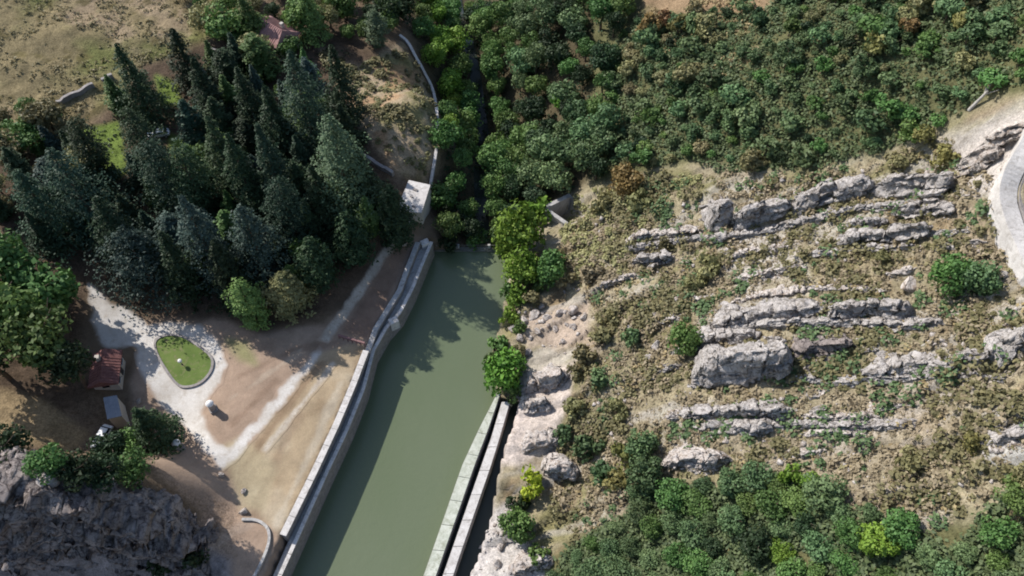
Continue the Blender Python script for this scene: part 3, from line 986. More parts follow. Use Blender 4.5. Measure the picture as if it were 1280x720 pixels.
ph = sheet('footpath', jitter_edge(offset(pl_, -1.1) + offset(pl_, 1.1)[::-1], 0.25), DIRTP, 0.035, 0.35, feather=0.6)
tag(ph, 'pale footpath climbing through tree shade to the white hut', 'path', kind='structure')
pa = [(312, 560), (345, 520), (375, 482), (404, 445)]
pl_ = [tuple(G(a + 16, b_ + 6)[:2]) for a, b_ in pa]
ph = sheet('dirt_track', jitter_edge(offset(pl_, -0.75) + offset(pl_, 0.75)[::-1], 0.25), DIRTP, 0.035, 0.35, feather=0.6)
tag(ph, 'thin pale dirt track beside the gravel path on the terrace', 'path', kind='structure')

# red-brown railing across the terrace
a_, b_ = G(424, 423), G(458, 436)
rl = empty('railing', tuple(a_), math.atan2(b_[1] - a_[1], b_[0] - a_[0]), 'low rusty red railing across the terrace above the sunlit bare ground', 'railing')
L_ = float(np.linalg.norm((b_ - a_)[:2]))
mb = MB(); mb.box((L_ / 2, 0, 1.15), (L_, 0.35, 0.14)); mb.build('top_rail', RUST, rl, 0.02)
mb = MB(); mb.box((L_ / 2, 0, 0.6), (L_, 0.12, 0.1)); mb.build('lower_rail', RUST, rl)
for k in range(7):
    mb = MB(); mb.box((L_ * k / 6 * 0.97 + 0.07, 0, 0.45), (0.14, 0.16, 1.24)); mb.build('post', RUST, rl)

# ------------------------------------------------------------------ white hut above the lake
zc = 9.0
hc = [P(a, b_, zc)[:2] for a, b_ in ((511, 225), (538, 231), (527, 266), (495, 263))]
hb = np.mean(hc, 0)
hut = empty('concrete_hut', (hb[0], hb[1], float(HT(*hb))), 0, 'small hut with a flat whitish roof where the parapet meets the lake wall', 'hut')
ins = [tuple(np.array(p) + (hb - p) * 0.06) for p in hc]
gz = min(float(HT(*p)) for p in hc) - 1.5
mb = MB(); mb.hexa([(*p, gz) for p in ins[::-1]], [(*p, zc - 0.25) for p in ins[::-1]])
child_of(mb.build('wall', PLASTER), hut)
mb = MB(); mb.hexa([(*p, zc - 0.248) for p in hc[::-1]], [(*p, zc) for p in hc[::-1]])
rf = child_of(mb.build('roof', CONCP), hut)
for (u, v_, s) in ((0.45, 0.28, 0.9), (0.40, 0.52, 0.6), (0.62, 0.82, 0.7)):
    q = np.array(hc[0]) * (1 - u) * (1 - v_) + np.array(hc[1]) * u * (1 - v_) + np.array(hc[2]) * u * v_ + np.array(hc[3]) * (1 - u) * v_
    mb = MB(); mb.box((q[0], q[1], zc + 0.12), (s, s * 0.5, 0.24), -0.5); child_of(mb.build('roof_vent', STONEW), rf if False else hut)
fa, fb_ = np.array(ins[3]), np.array(ins[2])
mid = fa * 0.5 + fb_ * 0.5
dirv = (fb_ - fa) / np.linalg.norm(fb_ - fa)
nrm = np.array([dirv[1], -dirv[0]])
mb = MB(); mb.box((*(mid + nrm * 0.03), float(HT(*mid)) + 1.0), (1.0, 0.1, 2.0), math.atan2(dirv[1], dirv[0]))
child_of(mb.build('door', DARKM), hut)

# ------------------------------------------------------------------ ruined basin walls on the right bank
c0, c1, c2 = G(680, 268), G(713, 247), G(708, 284)
zt = c0[2] + 3.0
rb = empty('ruined_building', tuple(c0), 0, 'roofless grey concrete enclosure in the scrub beside the bright green tree', 'ruin')


def seg_wall(name, a_, b_, zt0, zt1, zb, th, mat, par):
    a_, b_ = np.array(a_[:2]), np.array(b_[:2])
    d_ = (b_ - a_) / np.linalg.norm(b_ - a_); n__ = np.array([-d_[1], d_[0]]) * th / 2
    mb = MB()
    mb.hexa([(*(a_ - n__), zb), (*(b_ - n__), zb), (*(b_ + n__), zb), (*(a_ + n__), zb)], [(*(a_ - n__), zt0), (*(b_ - n__), zt1), (*(b_ + n__), zt1), (*(a_ + n__), zt0)])
    return child_of(mb.build(name, mat, None, 0.05), par)


T0, T1, T2 = P(680, 259, zt), P(713, 243, zt), P(709, 279, zt - 0.4)
T3 = T1 + (T2 - T0)
seg_wall('wall', T0, T1, zt, zt - 0.1, c0[2] - 5, 0.9, CONC, rb)
seg_wall('wall', T0 + (T2 - T0) * 0.07, T2, zt - 0.06, zt - 0.5, c0[2] - 5, 0.8, CONC, rb)
seg_wall('wall', T1 + (T3 - T1) * 0.07, T3, zt - 0.2, zt - 0.9, c0[2] - 5, 0.7, STONEW, rb)

# ------------------------------------------------------------------ houses
def house(name, base, rz, L, B, hw, hr, roofmat, label, hip=0.0):
    e = empty(name, tuple(base), rz, label, 'house')
    mb = MB(); mb.box((0, 0, hw / 2 - 1), (L, B, hw + 2)); wl = mb.build('wall', PLASTER, e)
    o_ = 0.5
    mb = MB()
    a_, b_, hp = L / 2 + o_, B / 2 + o_, hip
    v = [(-a_, -b_, hw - .15), (a_, -b_, hw - .15), (a_, b_, hw - .15), (-a_, b_, hw - .15), (-a_ + hp, 0, hw + hr), (a_ - hp, 0, hw + hr),
         (-a_, -b_, hw + .05), (a_, -b_, hw + .05), (a_, b_, hw + .05), (-a_, b_, hw + .05)]
    mb.add(v, [(3, 2, 1, 0), (0, 1, 7, 6), (1, 2, 8, 7), (2, 3, 9, 8), (3, 0, 6, 9), (6, 7, 5, 4), (8, 9, 4, 5), (7, 8, 5), (9, 6, 4)])
    # rows of tiles as shallow ribs
    for k in range(int(L / 0.55)):
        x_ = -a_ + 0.3 + k * 0.55
        if abs(x_) < a_ - hp - 0.1 or hp == 0:
            mb.tube((x_, -b_ - 0.02, hw + .07), (x_, -0.05, hw + hr + 0.02), 0.07, 0.07, 5)
            mb.tube((x_, b_ + 0.02, hw + .07), (x_, 0.05, hw + hr + 0.02), 0.07, 0.07, 5)
    rf = mb.build('roof', roofmat, e)
    mb = MB(); mb.box((L * 0.25, B * 0.2, hw + hr * 0.8), (0.7, 0.7, 1.8)); ch = mb.build('chimney', PLASTER, rf)
    mb = MB(); mb.box((L * 0.05, -B / 2 - 0.02, 1.05), (1.0, 0.12, 2.1)); mb.build('door', DARKM, e)
    for s in (-0.3, 0.33):
        mb = MB(); mb.box((L * s, -B / 2 - 0.02, 1.6), (1.1, 0.1, 1.2)); wn = mb.build('window', GLASS, e)
        mb = MB(); mb.box((L * s, -B / 2 - 0.05, 0.93), (1.4, 0.3, 0.1)); mb.build('sill', CONCP, wn)
    for s in (-1, 1):
        mb = MB(); mb.box((s * (L / 2 + 0.02), 0, 1.6), (0.1, 1.1, 1.2)); mb.build('window', GLASS, e)
    return e


h1 = G(139, 470)
house('red_roof_house', h1, RAD(100), 5.4, 3.8, 2.4, 1.3, RED, 'small red-tiled house in deep tree shade left of the gravel loop')
h2 = G(345, 53)
house('pink_roof_house', h2, RAD(-38), 8.5, 6.0, 2.6, 2.2, PINK, 'pink-roofed house above the conifer wood, near the top of the photo', 1.2)
# lean-to shed with a grey sheet roof
z_ = 10.0
sc_ = [P(a, b_, z_)[:2] for a, b_ in ((129, 497), (146, 494), (152, 520), (134, 524))]
sb = np.mean(sc_, 0); sg = float(HT(*sb))
sh = empty('grey_roof_shed', (sb[0], sb[1], sg), 0, 'narrow shed with a blue-grey sheet roof between the red-tiled house and the white car', 'shed')
mb = MB(); ii = [tuple(np.array(p) + (sb - p) * 0.08) for p in sc_]
mb.hexa([(*p, sg - 1) for p in ii[::-1]], [(*p, z_ - 0.15) for p in ii[::-1]]); child_of(mb.build('wall', PLASTER), sh)
mb = MB(); mb.hexa([(*p, z_ - 0.148) for p in sc_[::-1]], [(*p, z_) for p in sc_[::-1]])
for k in range(6):
    f_ = (k + 0.5) / 6
    a_ = np.array(sc_[0]) * (1 - f_) + np.array(sc_[1]) * f_; b_ = np.array(sc_[3]) * (1 - f_) + np.array(sc_[2]) * f_
    mb.tube((*a_, z_ + 0.03), (*b_, z_ + 0.03), 0.05, 0.05, 5)
child_of(mb.build('roof', GREYROOF), sh)


# ------------------------------------------------------------------ cars
def car(name, base, rz, label):
    e = empty(name, tuple(base), rz, label, 'car')
    prof = [(-2.05, 0.35), (-2.1, 0.75), (-1.95, 0.95), (-1.1, 1.0), (-0.45, 1.0), (0.9, 1.0), (1.7, 0.98), (2.05, 0.8), (2.1, 0.4)]
    v, f = [], []
    W_ = 0.85
    n_ = len(prof)
    for s in (-1, 1):
        for x_, zz in prof:
            v.append((x_, s * W_ * (0.93 if abs(x_) > 1.9 else 1), zz))
    for i in range(n_ - 1):
        f.append((i, i + 1, n_ + i + 1, n_ + i))
    f += [tuple(range(n_))[::-1], tuple(range(n_, 2 * n_)), (0, n_, 2 * n_ - 1, n_ - 1)]
    mb = MB(); mb.add(v, f); mb.build('body', CARW, e, 0.09)
    mb = MB(); mb.hexa([(-1.0, -.78, .99), (1.55, -.78, .99), (1.55, .78, .99), (-1.0, .78, .99)], [(-0.25, -.62, 1.42), (1.2, -.62, 1.42), (1.2, .62, 1.42), (-0.25, .62, 1.42)])
    mb.build('windows', GLASS, e)
    mb = MB(); mb.hexa([(-0.28, -.64, 1.423), (1.22, -.64, 1.423), (1.22, .64, 1.423), (-0.28, .64, 1.423)], [(-0.2, -.58, 1.49), (1.12, -.58, 1.49), (1.12, .58, 1.49), (-0.2, .58, 1.49)])
    mb.build('roof', CARW, e)
    for sx in (-1.3, 1.3):
        for sy in (-1, 1):
            mb = MB(); mb.tube((sx, sy * 0.68, 0.32), (sx, sy * 0.90, 0.32), 0.32, 0.32, 14); wh = mb.build('wheel', DARKM, e)
            mb = MB(); mb.tube((sx, sy * 0.901, 0.32), (sx, sy * 0.92, 0.32), 0.18, 0.18, 10); mb.build('rim', CONCP, wh)
    for sy in (-1, 1):
        mb = MB(); mb.box((-2.08, sy * 0.6, 0.72), (0.1, 0.32, 0.16)); mb.build('headlight', WHITE, e)
        mb = MB(); mb.box((2.08, sy * 0.6, 0.74), (0.1, 0.3, 0.16)); mb.build('tail_light', RED, e)
    return e


car('parked_car', G(130, 548), RAD(75), 'white car parked at the end of the grey-roofed shed beside dark bushes')
car('parked_car', G(200, 170), RAD(15), 'white car half hidden among the conifers beside a small lit lawn')

# ------------------------------------------------------------------ pillars and small posts
def pillar(px, py, label):
    q = G(px, py)
    e = empty('stone_pillar', tuple(q), 0.6, label, 'pillar', 'pillars beside the gravel drive')
    mb = MB(); mb.box((0, 0, 0.15), (1.3, 1.3, 0.5)); mb.build('plinth', STONEW, e, 0.05)
    mb = MB(); mb.box((0, 0, 1.2), (0.95, 0.95, 1.65)); mb.build('shaft', STONEW, e, 0.04)
    mb = MB(); mb.lathe([(0.62, 2.02), (0.66, 2.2), (0.5, 2.45), (0.28, 2.62), (0.08, 2.68)], n=16); mb.build('cap', WHITE, e)


pillar(267, 512, 'white-capped stone pillar on bare ground right of the gravel drive')
pillar(226, 561, 'white-capped stone pillar at the shaded left side of the gravel drive')
q = G(228, 456)
lp = empty('garden_lamp', (q[0], q[1], q[2] + 0.14), 0, 'small white globe lamp standing in the egg-shaped lawn', 'lamp')
mb = MB(); mb.lathe([(0.16, 0), (0.14, 0.1), (0.05, 0.14), (0.05, 0.85)]); mb.build('post', DARKM, lp)
mb = MB(); mb.lathe([(0.10, 0.84), (0.30, 0.95), (0.38, 1.15), (0.30, 1.38), (0.06, 1.5)], n=16); mb.build('globe', WHITE, lp)


# ------------------------------------------------------------------ hill road on the far right
rp = smooth_poly([(1296, 160), (1286, 185), (1268, 213), (1258, 232), (1254, 252), (1258, 284), (1270, 312), (1284, 336), (1300, 360)], 2, False)
rw_ = [G(a, b_) for a, b_ in rp]
rline = [tuple(q[:2]) for q in rw_]
rline = resamp(rline, 1.0)
zr = np.array([float(HT(*p)) for p in rline])
k_ = np.ones(15) / 15
zr = np.convolve(np.pad(zr, 7, 'edge'), k_, 'valid') + 1.2
inR = offset(rline, -6.0)
# decide which side is uphill (+x)
if np.mean([p[0] for p in inR]) < np.mean([p[0] for p in rline]):
    sgn = 1
else:
    sgn = -1
mb = MB(); solid_strip(mb, rline, offset(rline, sgn * 6.5), list(zr - 0.02), list(zr - 5))
tag(mb.build('road', ROADM), 'pale hillside road bending round the spur at the far right', 'road', kind='structure')
rwl = empty('road_wall', (*rline[len(rline) // 2], zr[len(rline) // 2] - 2), 0, 'bright whitish roadside wall curving along the right edge of the hillside', 'wall')
mb = MB(); solid_strip(mb, offset(rline, -sgn * 1.3), offset(rline, sgn * 0.9), list(zr + 0.35), list(zr - 4.5)); child_of(mb.build('wall_face', CONCP), rwl)
mb = MB(); solid_strip(mb, offset(rline, sgn * 1.1), offset(rline, sgn * 1.5), list(zr + 0.62), list(zr - 0.1)); child_of(mb.build('guard_kerb', STONEW), rwl)

# ------------------------------------------------------------------ rocks
def cellvec(x, y, z, seed):
    """a random vector per Voronoi cell: breaks a surface into jointed blocks"""
    xi, yi, zi = (np.floor(q).astype(np.int64) for q in (x, y, z))
    best = np.full(x.shape, 1e9); out = np.zeros(x.shape + (3,))
    for a in (-1, 0, 1):
        for b in (-1, 0, 1):
            for c in (-1, 0, 1):
                i, j, k = xi + a, yi + b, zi + c + seed * 57
                d_ = (x - xi - a - _hash(i, j, k)) ** 2 + (y - yi - b - _hash(i + 911, j, k)) ** 2 + (z - zi - c - _hash(i, j + 733, k)) ** 2
                m_ = d_ < best
                best = np.where(m_, d_, best)
                v = np.stack([_hash(i + 13, j + 7, k), _hash(i + 29, j + 3, k), _hash(i + 5, j + 41, k)], -1) * 2 - 1
                out = np.where(m_[..., None], v, out)
    return out


def ledge(name, crest, width, height, seed, label, mat=ROCK, layers=2, front=None, over=0.0, lean=0.20):
    """an outcrop of bedded rock: blocks in a row along the crest line, steep jointed front, gentle back"""
    r = np.random.default_rng(seed)
    pts = np.array([G(a, b_) for a, b_ in crest])
    seglen = np.append(0, np.cumsum(np.linalg.norm(np.diff(pts[:, :2], axis=0), axis=1)))
    Lt = seglen[-1]
    nu = max(10, int(Lt / 0.16))
    u = np.linspace(0, Lt, nu)
    cxw = np.stack([np.interp(u, seglen, pts[:, k]) for k in range(3)], 1)
    zsm = cxw[:, 2]
    tg = np.gradient(cxw[:, :2], axis=0); tg /= np.linalg.norm(tg, axis=1)[:, None]
    fr = np.stack([tg[:, 1], -tg[:, 0]], 1)
    if np.mean(fr[:, 1]) > 0: fr = -fr
    if front is not None: fr = np.tile(np.array(front) / np.linalg.norm(front), (nu, 1))
    V, Fc = [], []
    for ly in range(layers):
        # blocks: piecewise constant height and front position
        edges = [0]
        while edges[-1] < Lt: edges.append(edges[-1] + r.uniform(0.9, 3.2) * max(0.7, height / 2))
        bi = np.searchsorted(edges, u, side='right')
        bh = r.uniform(0.72, 1.12, 200)[bi]; bf = r.normal(0, 0.16, 200)[bi] * width
        tilt = r.normal(0, 0.10, 200)[bi]; ph = (u - np.array(edges)[bi - 1])
        joint = np.minimum(ph, np.array(edges + [Lt + 5])[bi] - u)
        joint = 1 - 0.30 * np.exp(-(joint / 0.16) ** 2)
        e0 = r.uniform(0.0, 0.25) * ly
        tap = np.clip(np.minimum((u - e0 * Lt) / (0.10 * Lt + 0.6), (Lt * (1 - e0 * 0.6) - u) / (0.10 * Lt + 0.6)), 0.0, 1) ** 0.6
        hh = height * (1 - 0.42 * ly) * bh * joint * (0.2 + 0.8 * tap) + tilt * ph
        ww = width * (0.35 + 0.65 * tap) * (1 - 0.1 * ly)
        shift = -ly * width * 0.75
        wob_ = 1 + 0.45 * fbm(u * 0.35, np.zeros(nu), 0.0, 2, seed + 40 + ly)
        ww = ww * wob_
        prof = [(-2.3, -0.9), (-1.9, -0.05), (-1.6, 0.16), (-1.35, 0.32), (-1.15, 0.44), (-0.95, 0.55), (-0.75, 0.66), (-0.58, 0.75), (-0.42, 0.83), (-0.26, 0.89), (-0.1, 0.94), (0.04, 0.98), (0.16, 1.0), (0.24, 1.0)] + \
               [(0.25, 0.96 - 0.92 * q_ / 17) for q_ in range(18)] + [(0.2, -0.1), (0.1, -0.5), (0.0, -1.6)]
        nv = len(prof)
        X = np.zeros((nu, nv, 3))
        for j, (a_, h_) in enumerate(prof):
            off = a_ * ww + (hh * (lean + over) * min(1.0, 1.0 - h_) if a_ > 0.2 and h_ >= 0 else 0.0) + (bf if a_ > 0 else bf * 0.3) + shift * -1.0
            z_ = zsm - 0.25 + np.where(h_ > 0, h_ * hh, h_ * 1.0) - ly * height * 0.30
            X[:, j, 0] = cxw[:, 0] + fr[:, 0] * off; X[:, j, 1] = cxw[:, 1] + fr[:, 1] * off; X[:, j, 2] = z_
        hs_ = min(1.4, max(0.6, height / 2.6))
        offs = np.array([a_ for a_, _ in prof])[None, :] * ww[:, None]
        hl = np.array([h_ for _, h_ in prof])[None, :] * hh[:, None]
        uu = u[:, None] + 0 * hl
        # beds: each layer of the face stands proud or back by its own amount, with sharp edges, dipping a little along the crest
        lay = hl / (0.42 * hs_) + 0.10 * uu + 0.7 * vnoise(uu * 0.25, offs * 0.2, 0.0, seed + 2)
        ln_ = np.floor(lay)
        push = (_hash(ln_.astype(np.int64), np.floor(uu / (2.6 * hs_) + 0.5 * _hash(ln_.astype(np.int64), ln_.astype(np.int64), 3)).astype(np.int64), seed) - 0.45) * 0.75 * hs_
        ledge_m = np.clip((np.array([a_ for a_, _ in prof])[None, :] + 0.3) / 0.5, 0, 1)
        for k in range(2):
            X[:, :, k] += fr[:, k][:, None] * push * ledge_m
        jag = cellvec(uu / (2.4 * hs_), offs / (0.9 * hs_), hl / (0.55 * hs_), seed) * 0.26 * hs_
        jag += cellvec(uu / 0.75, offs / 0.5, hl / 0.30, seed + 5) * 0.15
        top_ = np.array([1.0 if h_ > -0.6 else 0.3 for _, h_ in prof])[None, :]
        # stepped top: thin slabs lying one behind the other
        stp = np.floor(offs / (0.55 * hs_) + 0.5 * vnoise(uu * 0.4, offs * 0.1, 0.0, seed + 8))
        X[:, :, 2] += top_ * np.where(offs < 0.1, (_hash(stp.astype(np.int64), np.floor(uu / 2.1).astype(np.int64), seed + 4) - 0.5) * 0.34 * hs_, 0.0)
        for k in range(3):
            X[:, :, k] += top_ * (jag[:, :, k] + 0.16 * hs_ * fbm(X[:, :, 0] * 0.5 + 31 * k, X[:, :, 1] * 0.5, X[:, :, 2] * 0.9, 3, seed + k))
        base = sum(len(q) for q in V)
        V.append(X.reshape(-1, 3))
        ii = np.arange(nu * nv).reshape(nu, nv) + base
        Fc.append(np.stack([ii[:-1, :-1], ii[1:, :-1], ii[1:, 1:], ii[:-1, 1:]], -1).reshape(-1, 4))
    V = np.vstack(V); Fc = np.vstack(Fc)
    org = cxw[nu // 2].copy()
    o = mesh_obj(name, V - org, Fc, mat)
    bm = bmesh.new(); bm.from_mesh(o.data); bmesh.ops.recalc_face_normals(bm, faces=bm.faces); bm.to_mesh(o.data); bm.free()
    o.location = org
    return tag(o, label, 'rock', 'rock outcrops on the dry hillside')


def boulder_mesh(seed, sub=3):
    r = np.random.default_rng(seed)
    bm = bmesh.new()
    bmesh.ops.create_icosphere(bm, subdivisions=sub, radius=1.0)
    co = np.array([v.co[:] for v in bm.verts])
    for _ in range(16):
        d_ = r.normal(size=3); d_ /= np.linalg.norm(d_)
        h_ = r.uniform(0.55, 0.85)
        s = co @ d_
        co = co - np.outer(np.clip(s - h_, 0, None), d_) * 0.95
    co += 0.06 * np.stack([fbm(co[:, 0] * 2.5 + 9 * k, co[:, 1] * 2.5, co[:, 2] * 2.5, 3, seed + k) for k in range(3)], 1)
    for v, c_ in zip(bm.verts, co): v.co = c_
    me = bpy.data.meshes.new('boulder'); bm.to_mesh(me); bm.free()
    return me


BOULD = [boulder_mesh(300 + k) for k in range(5)]
for me in BOULD: me.materials.append(ROCK)


def boulder(px, py, dims, label, mat=None, rz=None, k=None, group='loose boulders on the dry hillside'):
    q = G(px, py)
    o = bpy.data.objects.new('boulder', BOULD[(k if k is not None else random.randrange(5))])
    COL.objects.link(o)
    o.location = (q[0], q[1], q[2] + dims[2] * 0.25)
    o.scale = dims
    o.rotation_euler = (random.uniform(-.2, .2), random.uniform(-.2, .2), random.uniform(0, 6) if rz is None else rz)
    if mat:
        o.material_slots[0].link = 'OBJECT'; o.material_slots[0].material = mat
    return tag(o, label, 'rock', group)


LEDGES = [
    ([(782, 303), (815, 298), (850, 293), (880, 287)], 1.5, 1.1, 'sloping pale slab at the left end of the highest rock band', ROCKP, 1),
    ([(884, 288), (896, 280), (908, 270)], 2.2, 3.2, 'upright split block with a dark right side on the highest rock band', ROCK, 1),
    ([(914, 285), (940, 279), (965, 270), (988, 262)], 2.0, 3.0, 'long dark-faced block near the left end of the highest rock band', ROCK, 1),
    ([(986, 262), (1010, 254), (1040, 243), (1062, 235), (1090, 230)], 1.8, 2.0, 'thin crest of grey rock climbing along the highest rock band', ROCK, 2),
    ([(1088, 242), (1120, 240), (1150, 240), (1188, 240)], 2.0, 2.6, 'flat-topped dark-faced block at the right end of the highest rock band', ROCK, 1),
    ([(1115, 268), (1150, 266), (1192, 268)], 1.3, 1.3, 'low broken ledge just beneath the flat-topped block', ROCK, 1),
    ([(1046, 302), (1080, 300), (1115, 299), (1158, 297)], 1.7, 2.0, 'long grey ledge with a dark underside below the highest band', ROCK, 1),
    ([(1055, 285), (1085, 280), (1110, 280)], 1.0, 1.0, 'small cracked ledge just above the long grey ledge', ROCK, 1),
    ([(792, 330), (815, 327), (840, 322)], 1.6, 1.8, 'small layered outcrop under the sloping pale slab', ROCK, 2),
    ([(905, 322), (950, 314), (990, 308)], 0.8, 0.7, 'thin pale strata cropping out of the upper slope', ROCKP, 2),
    ([(915, 352), (960, 342), (1010, 334)], 0.8, 0.7, 'lower thin pale strata on the middle slope', ROCKP, 2),
    ([(885, 412), (930, 400), (980, 392), (1030, 390)], 2.0, 1.7, 'broad sunlit grey ledge above the biggest boulder', ROCK, 2),
    ([(1030, 398), (1070, 395), (1105, 394), (1136, 398)], 1.9, 1.9, 'right half of the broad middle ledge, ending in square blocks', ROCK, 1),
    ([(866, 470), (890, 468), (930, 466), (985, 462)], 4.2, 4.4, 'biggest rock of the slope, a whale-backed boulder with a dark face', ROCK, 1),
    ([(985, 446), (1020, 440), (1062, 438)], 1.6, 1.9, 'dark rubbly outcrop right of the whale-backed boulder', ROCKD, 2),
    ([(1074, 466), (1120, 462), (1160, 458), (1200, 462)], 1.6, 1.5, 'knobbly grey ledge at the right under the middle slope', ROCK, 2),
    ([(1188, 452), (1212, 450), (1238, 452)], 1.5, 1.8, 'cluster of pale square blocks above the knobbly ledge', ROCK, 1),
    ([(1248, 462), (1258, 440), (1268, 418)], 1.1, 1.7, 'slanting grey rock fin at the right edge of the photo', ROCK, 1),
    ([(848, 524), (885, 520), (920, 518), (985, 520)], 1.5, 1.6, 'lower knobbly grey ledge in the dry grass', ROCK, 2),
    ([(905, 540), (940, 536), (968, 534)], 1.0, 0.9, 'small broken step beneath the lower knobbly ledge', ROCK, 1),
    ([(825, 584), (860, 578), (915, 580)], 1.5, 1.5, 'lowest brown ledge just above the lower wood', ROCKP, 2),
    ([(678, 592), (700, 590), (722, 596)], 2.0, 2.0, 'jutting slab with a black hollow beneath, above the lime green bush', ROCKP, 1),
    ([(652, 492), (676, 482), (708, 472)], 2.4, 2.0, 'pale pinkish slab above the end of the concrete walls', ROCKP, 1),
    ([(656, 516), (670, 507), (688, 505)], 1.5, 1.4, 'rounded dark-lipped rock at the top of the pink rock face', ROCKP, 1),
    ([(652, 566), (668, 556), (700, 548)], 2.2, 1.4, 'smooth pinkish rock face dropping to the dark channel', ROCKP, 1),
    ([(1192, 214), (1222, 206), (1250, 198)], 2.0, 1.8, 'bleached rock shelf beside the hillside road', ROCKP, 2),
    ([(1225, 185), (1255, 176), (1290, 168)], 1.9, 2.1, 'bleached rock step with a dark hollow above the hillside road', ROCKP, 1),
    ([(1236, 560), (1262, 548), (1290, 540)], 1.3, 1.2, 'grey scree-strewn ledge at the lower right edge', ROCK, 2),
    ([(1000, 520), (1050, 524), (1100, 520)], 0.7, 0.6, 'faint stony band right of the lower knobbly ledge', ROCKP, 2),
    ([(870, 432), (905, 424), (950, 420)], 1.6, 1.2, 'rough shelf on the back of the whale-backed boulder', ROCK, 1),
    ([(1000, 545), (1040, 540), (1085, 545)], 0.6, 0.55, 'low stony step in the lower dry grass', ROCKP, 1),
    ([(745, 360), (775, 350), (800, 345)], 0.8, 0.7, 'small ledge half buried in brown scrub', ROCKP, 1),
    ([(640, 718), (665, 706), (690, 700)], 1.4, 1.2, 'white broken rock bank below the dark green bushes', ROCKP, 2),
    ([(770, 312), (840, 304), (900, 298), (960, 290), (1010, 276), (1070, 262), (1140, 256), (1195, 254)], 1.1, 0.75, 'long continuous bed of grey rock running under the whole highest band', ROCK, 1),
    ([(870, 420), (930, 410), (1000, 404), (1070, 408), (1140, 406), (1185, 402)], 1.1, 0.8, 'long continuous bed beneath the broad sunlit ledge', ROCK, 1),
    ([(980, 476), (1060, 478), (1140, 474), (1220, 472), (1262, 476)], 1.0, 0.7, 'long thin bed below the knobbly right ledge', ROCK, 1),
    ([(845, 534), (920, 530), (1000, 532), (1080, 534), (1150, 528)], 1.0, 0.7, 'long thin bed along the lower knobbly ledge', ROCK, 1),
    ([(1010, 318), (1080, 312), (1150, 310)], 0.9, 0.7, 'thin bed under the long grey ledge', ROCK, 1),
    ([(920, 378), (990, 366), (1060, 362), (1110, 366)], 0.9, 0.7, 'thin pale bed above the broad middle ledge', ROCKP, 1),
]
for k, (cr, wd, ht, lb, mt, ly) in enumerate(LEDGES):
    ledge('rock_outcrop', cr, wd * 0.85, ht * 1.85, 400 + 17 * k, lb, mt, ly)
RIBS = 0
_r = np.random.default_rng(77)
while RIBS < 44:
    a_, b_ = _r.uniform(760, 1260), _r.uniform(240, 590)
    if poly_sd([a_], [b_], [(800, 270), (1090, 215), (1200, 240), (1255, 330), (1262, 580), (1150, 620), (1000, 585), (850, 590), (780, 480), (800, 380)])[0] < 0: continue
    L_ = _r.uniform(18, 60)
    sl_ = -0.16 + _r.normal(0, 0.05)
    ledge('strata_rib', [(a_, b_), (a_ + L_ / 2, b_ + sl_ * L_ / 2 + _r.normal(0, 1.2)), (a_ + L_, b_ + sl_ * L_)], _r.uniform(0.35, 0.8), _r.uniform(0.45, 1.0), 2000 + RIBS,
          'thin low rib of pale bedded limestone showing through the dry grass', ROCKP if _r.random() < 0.5 else ROCK, 1)['group'] = 'thin rock ribs in the dry grass'
    RIBS += 1
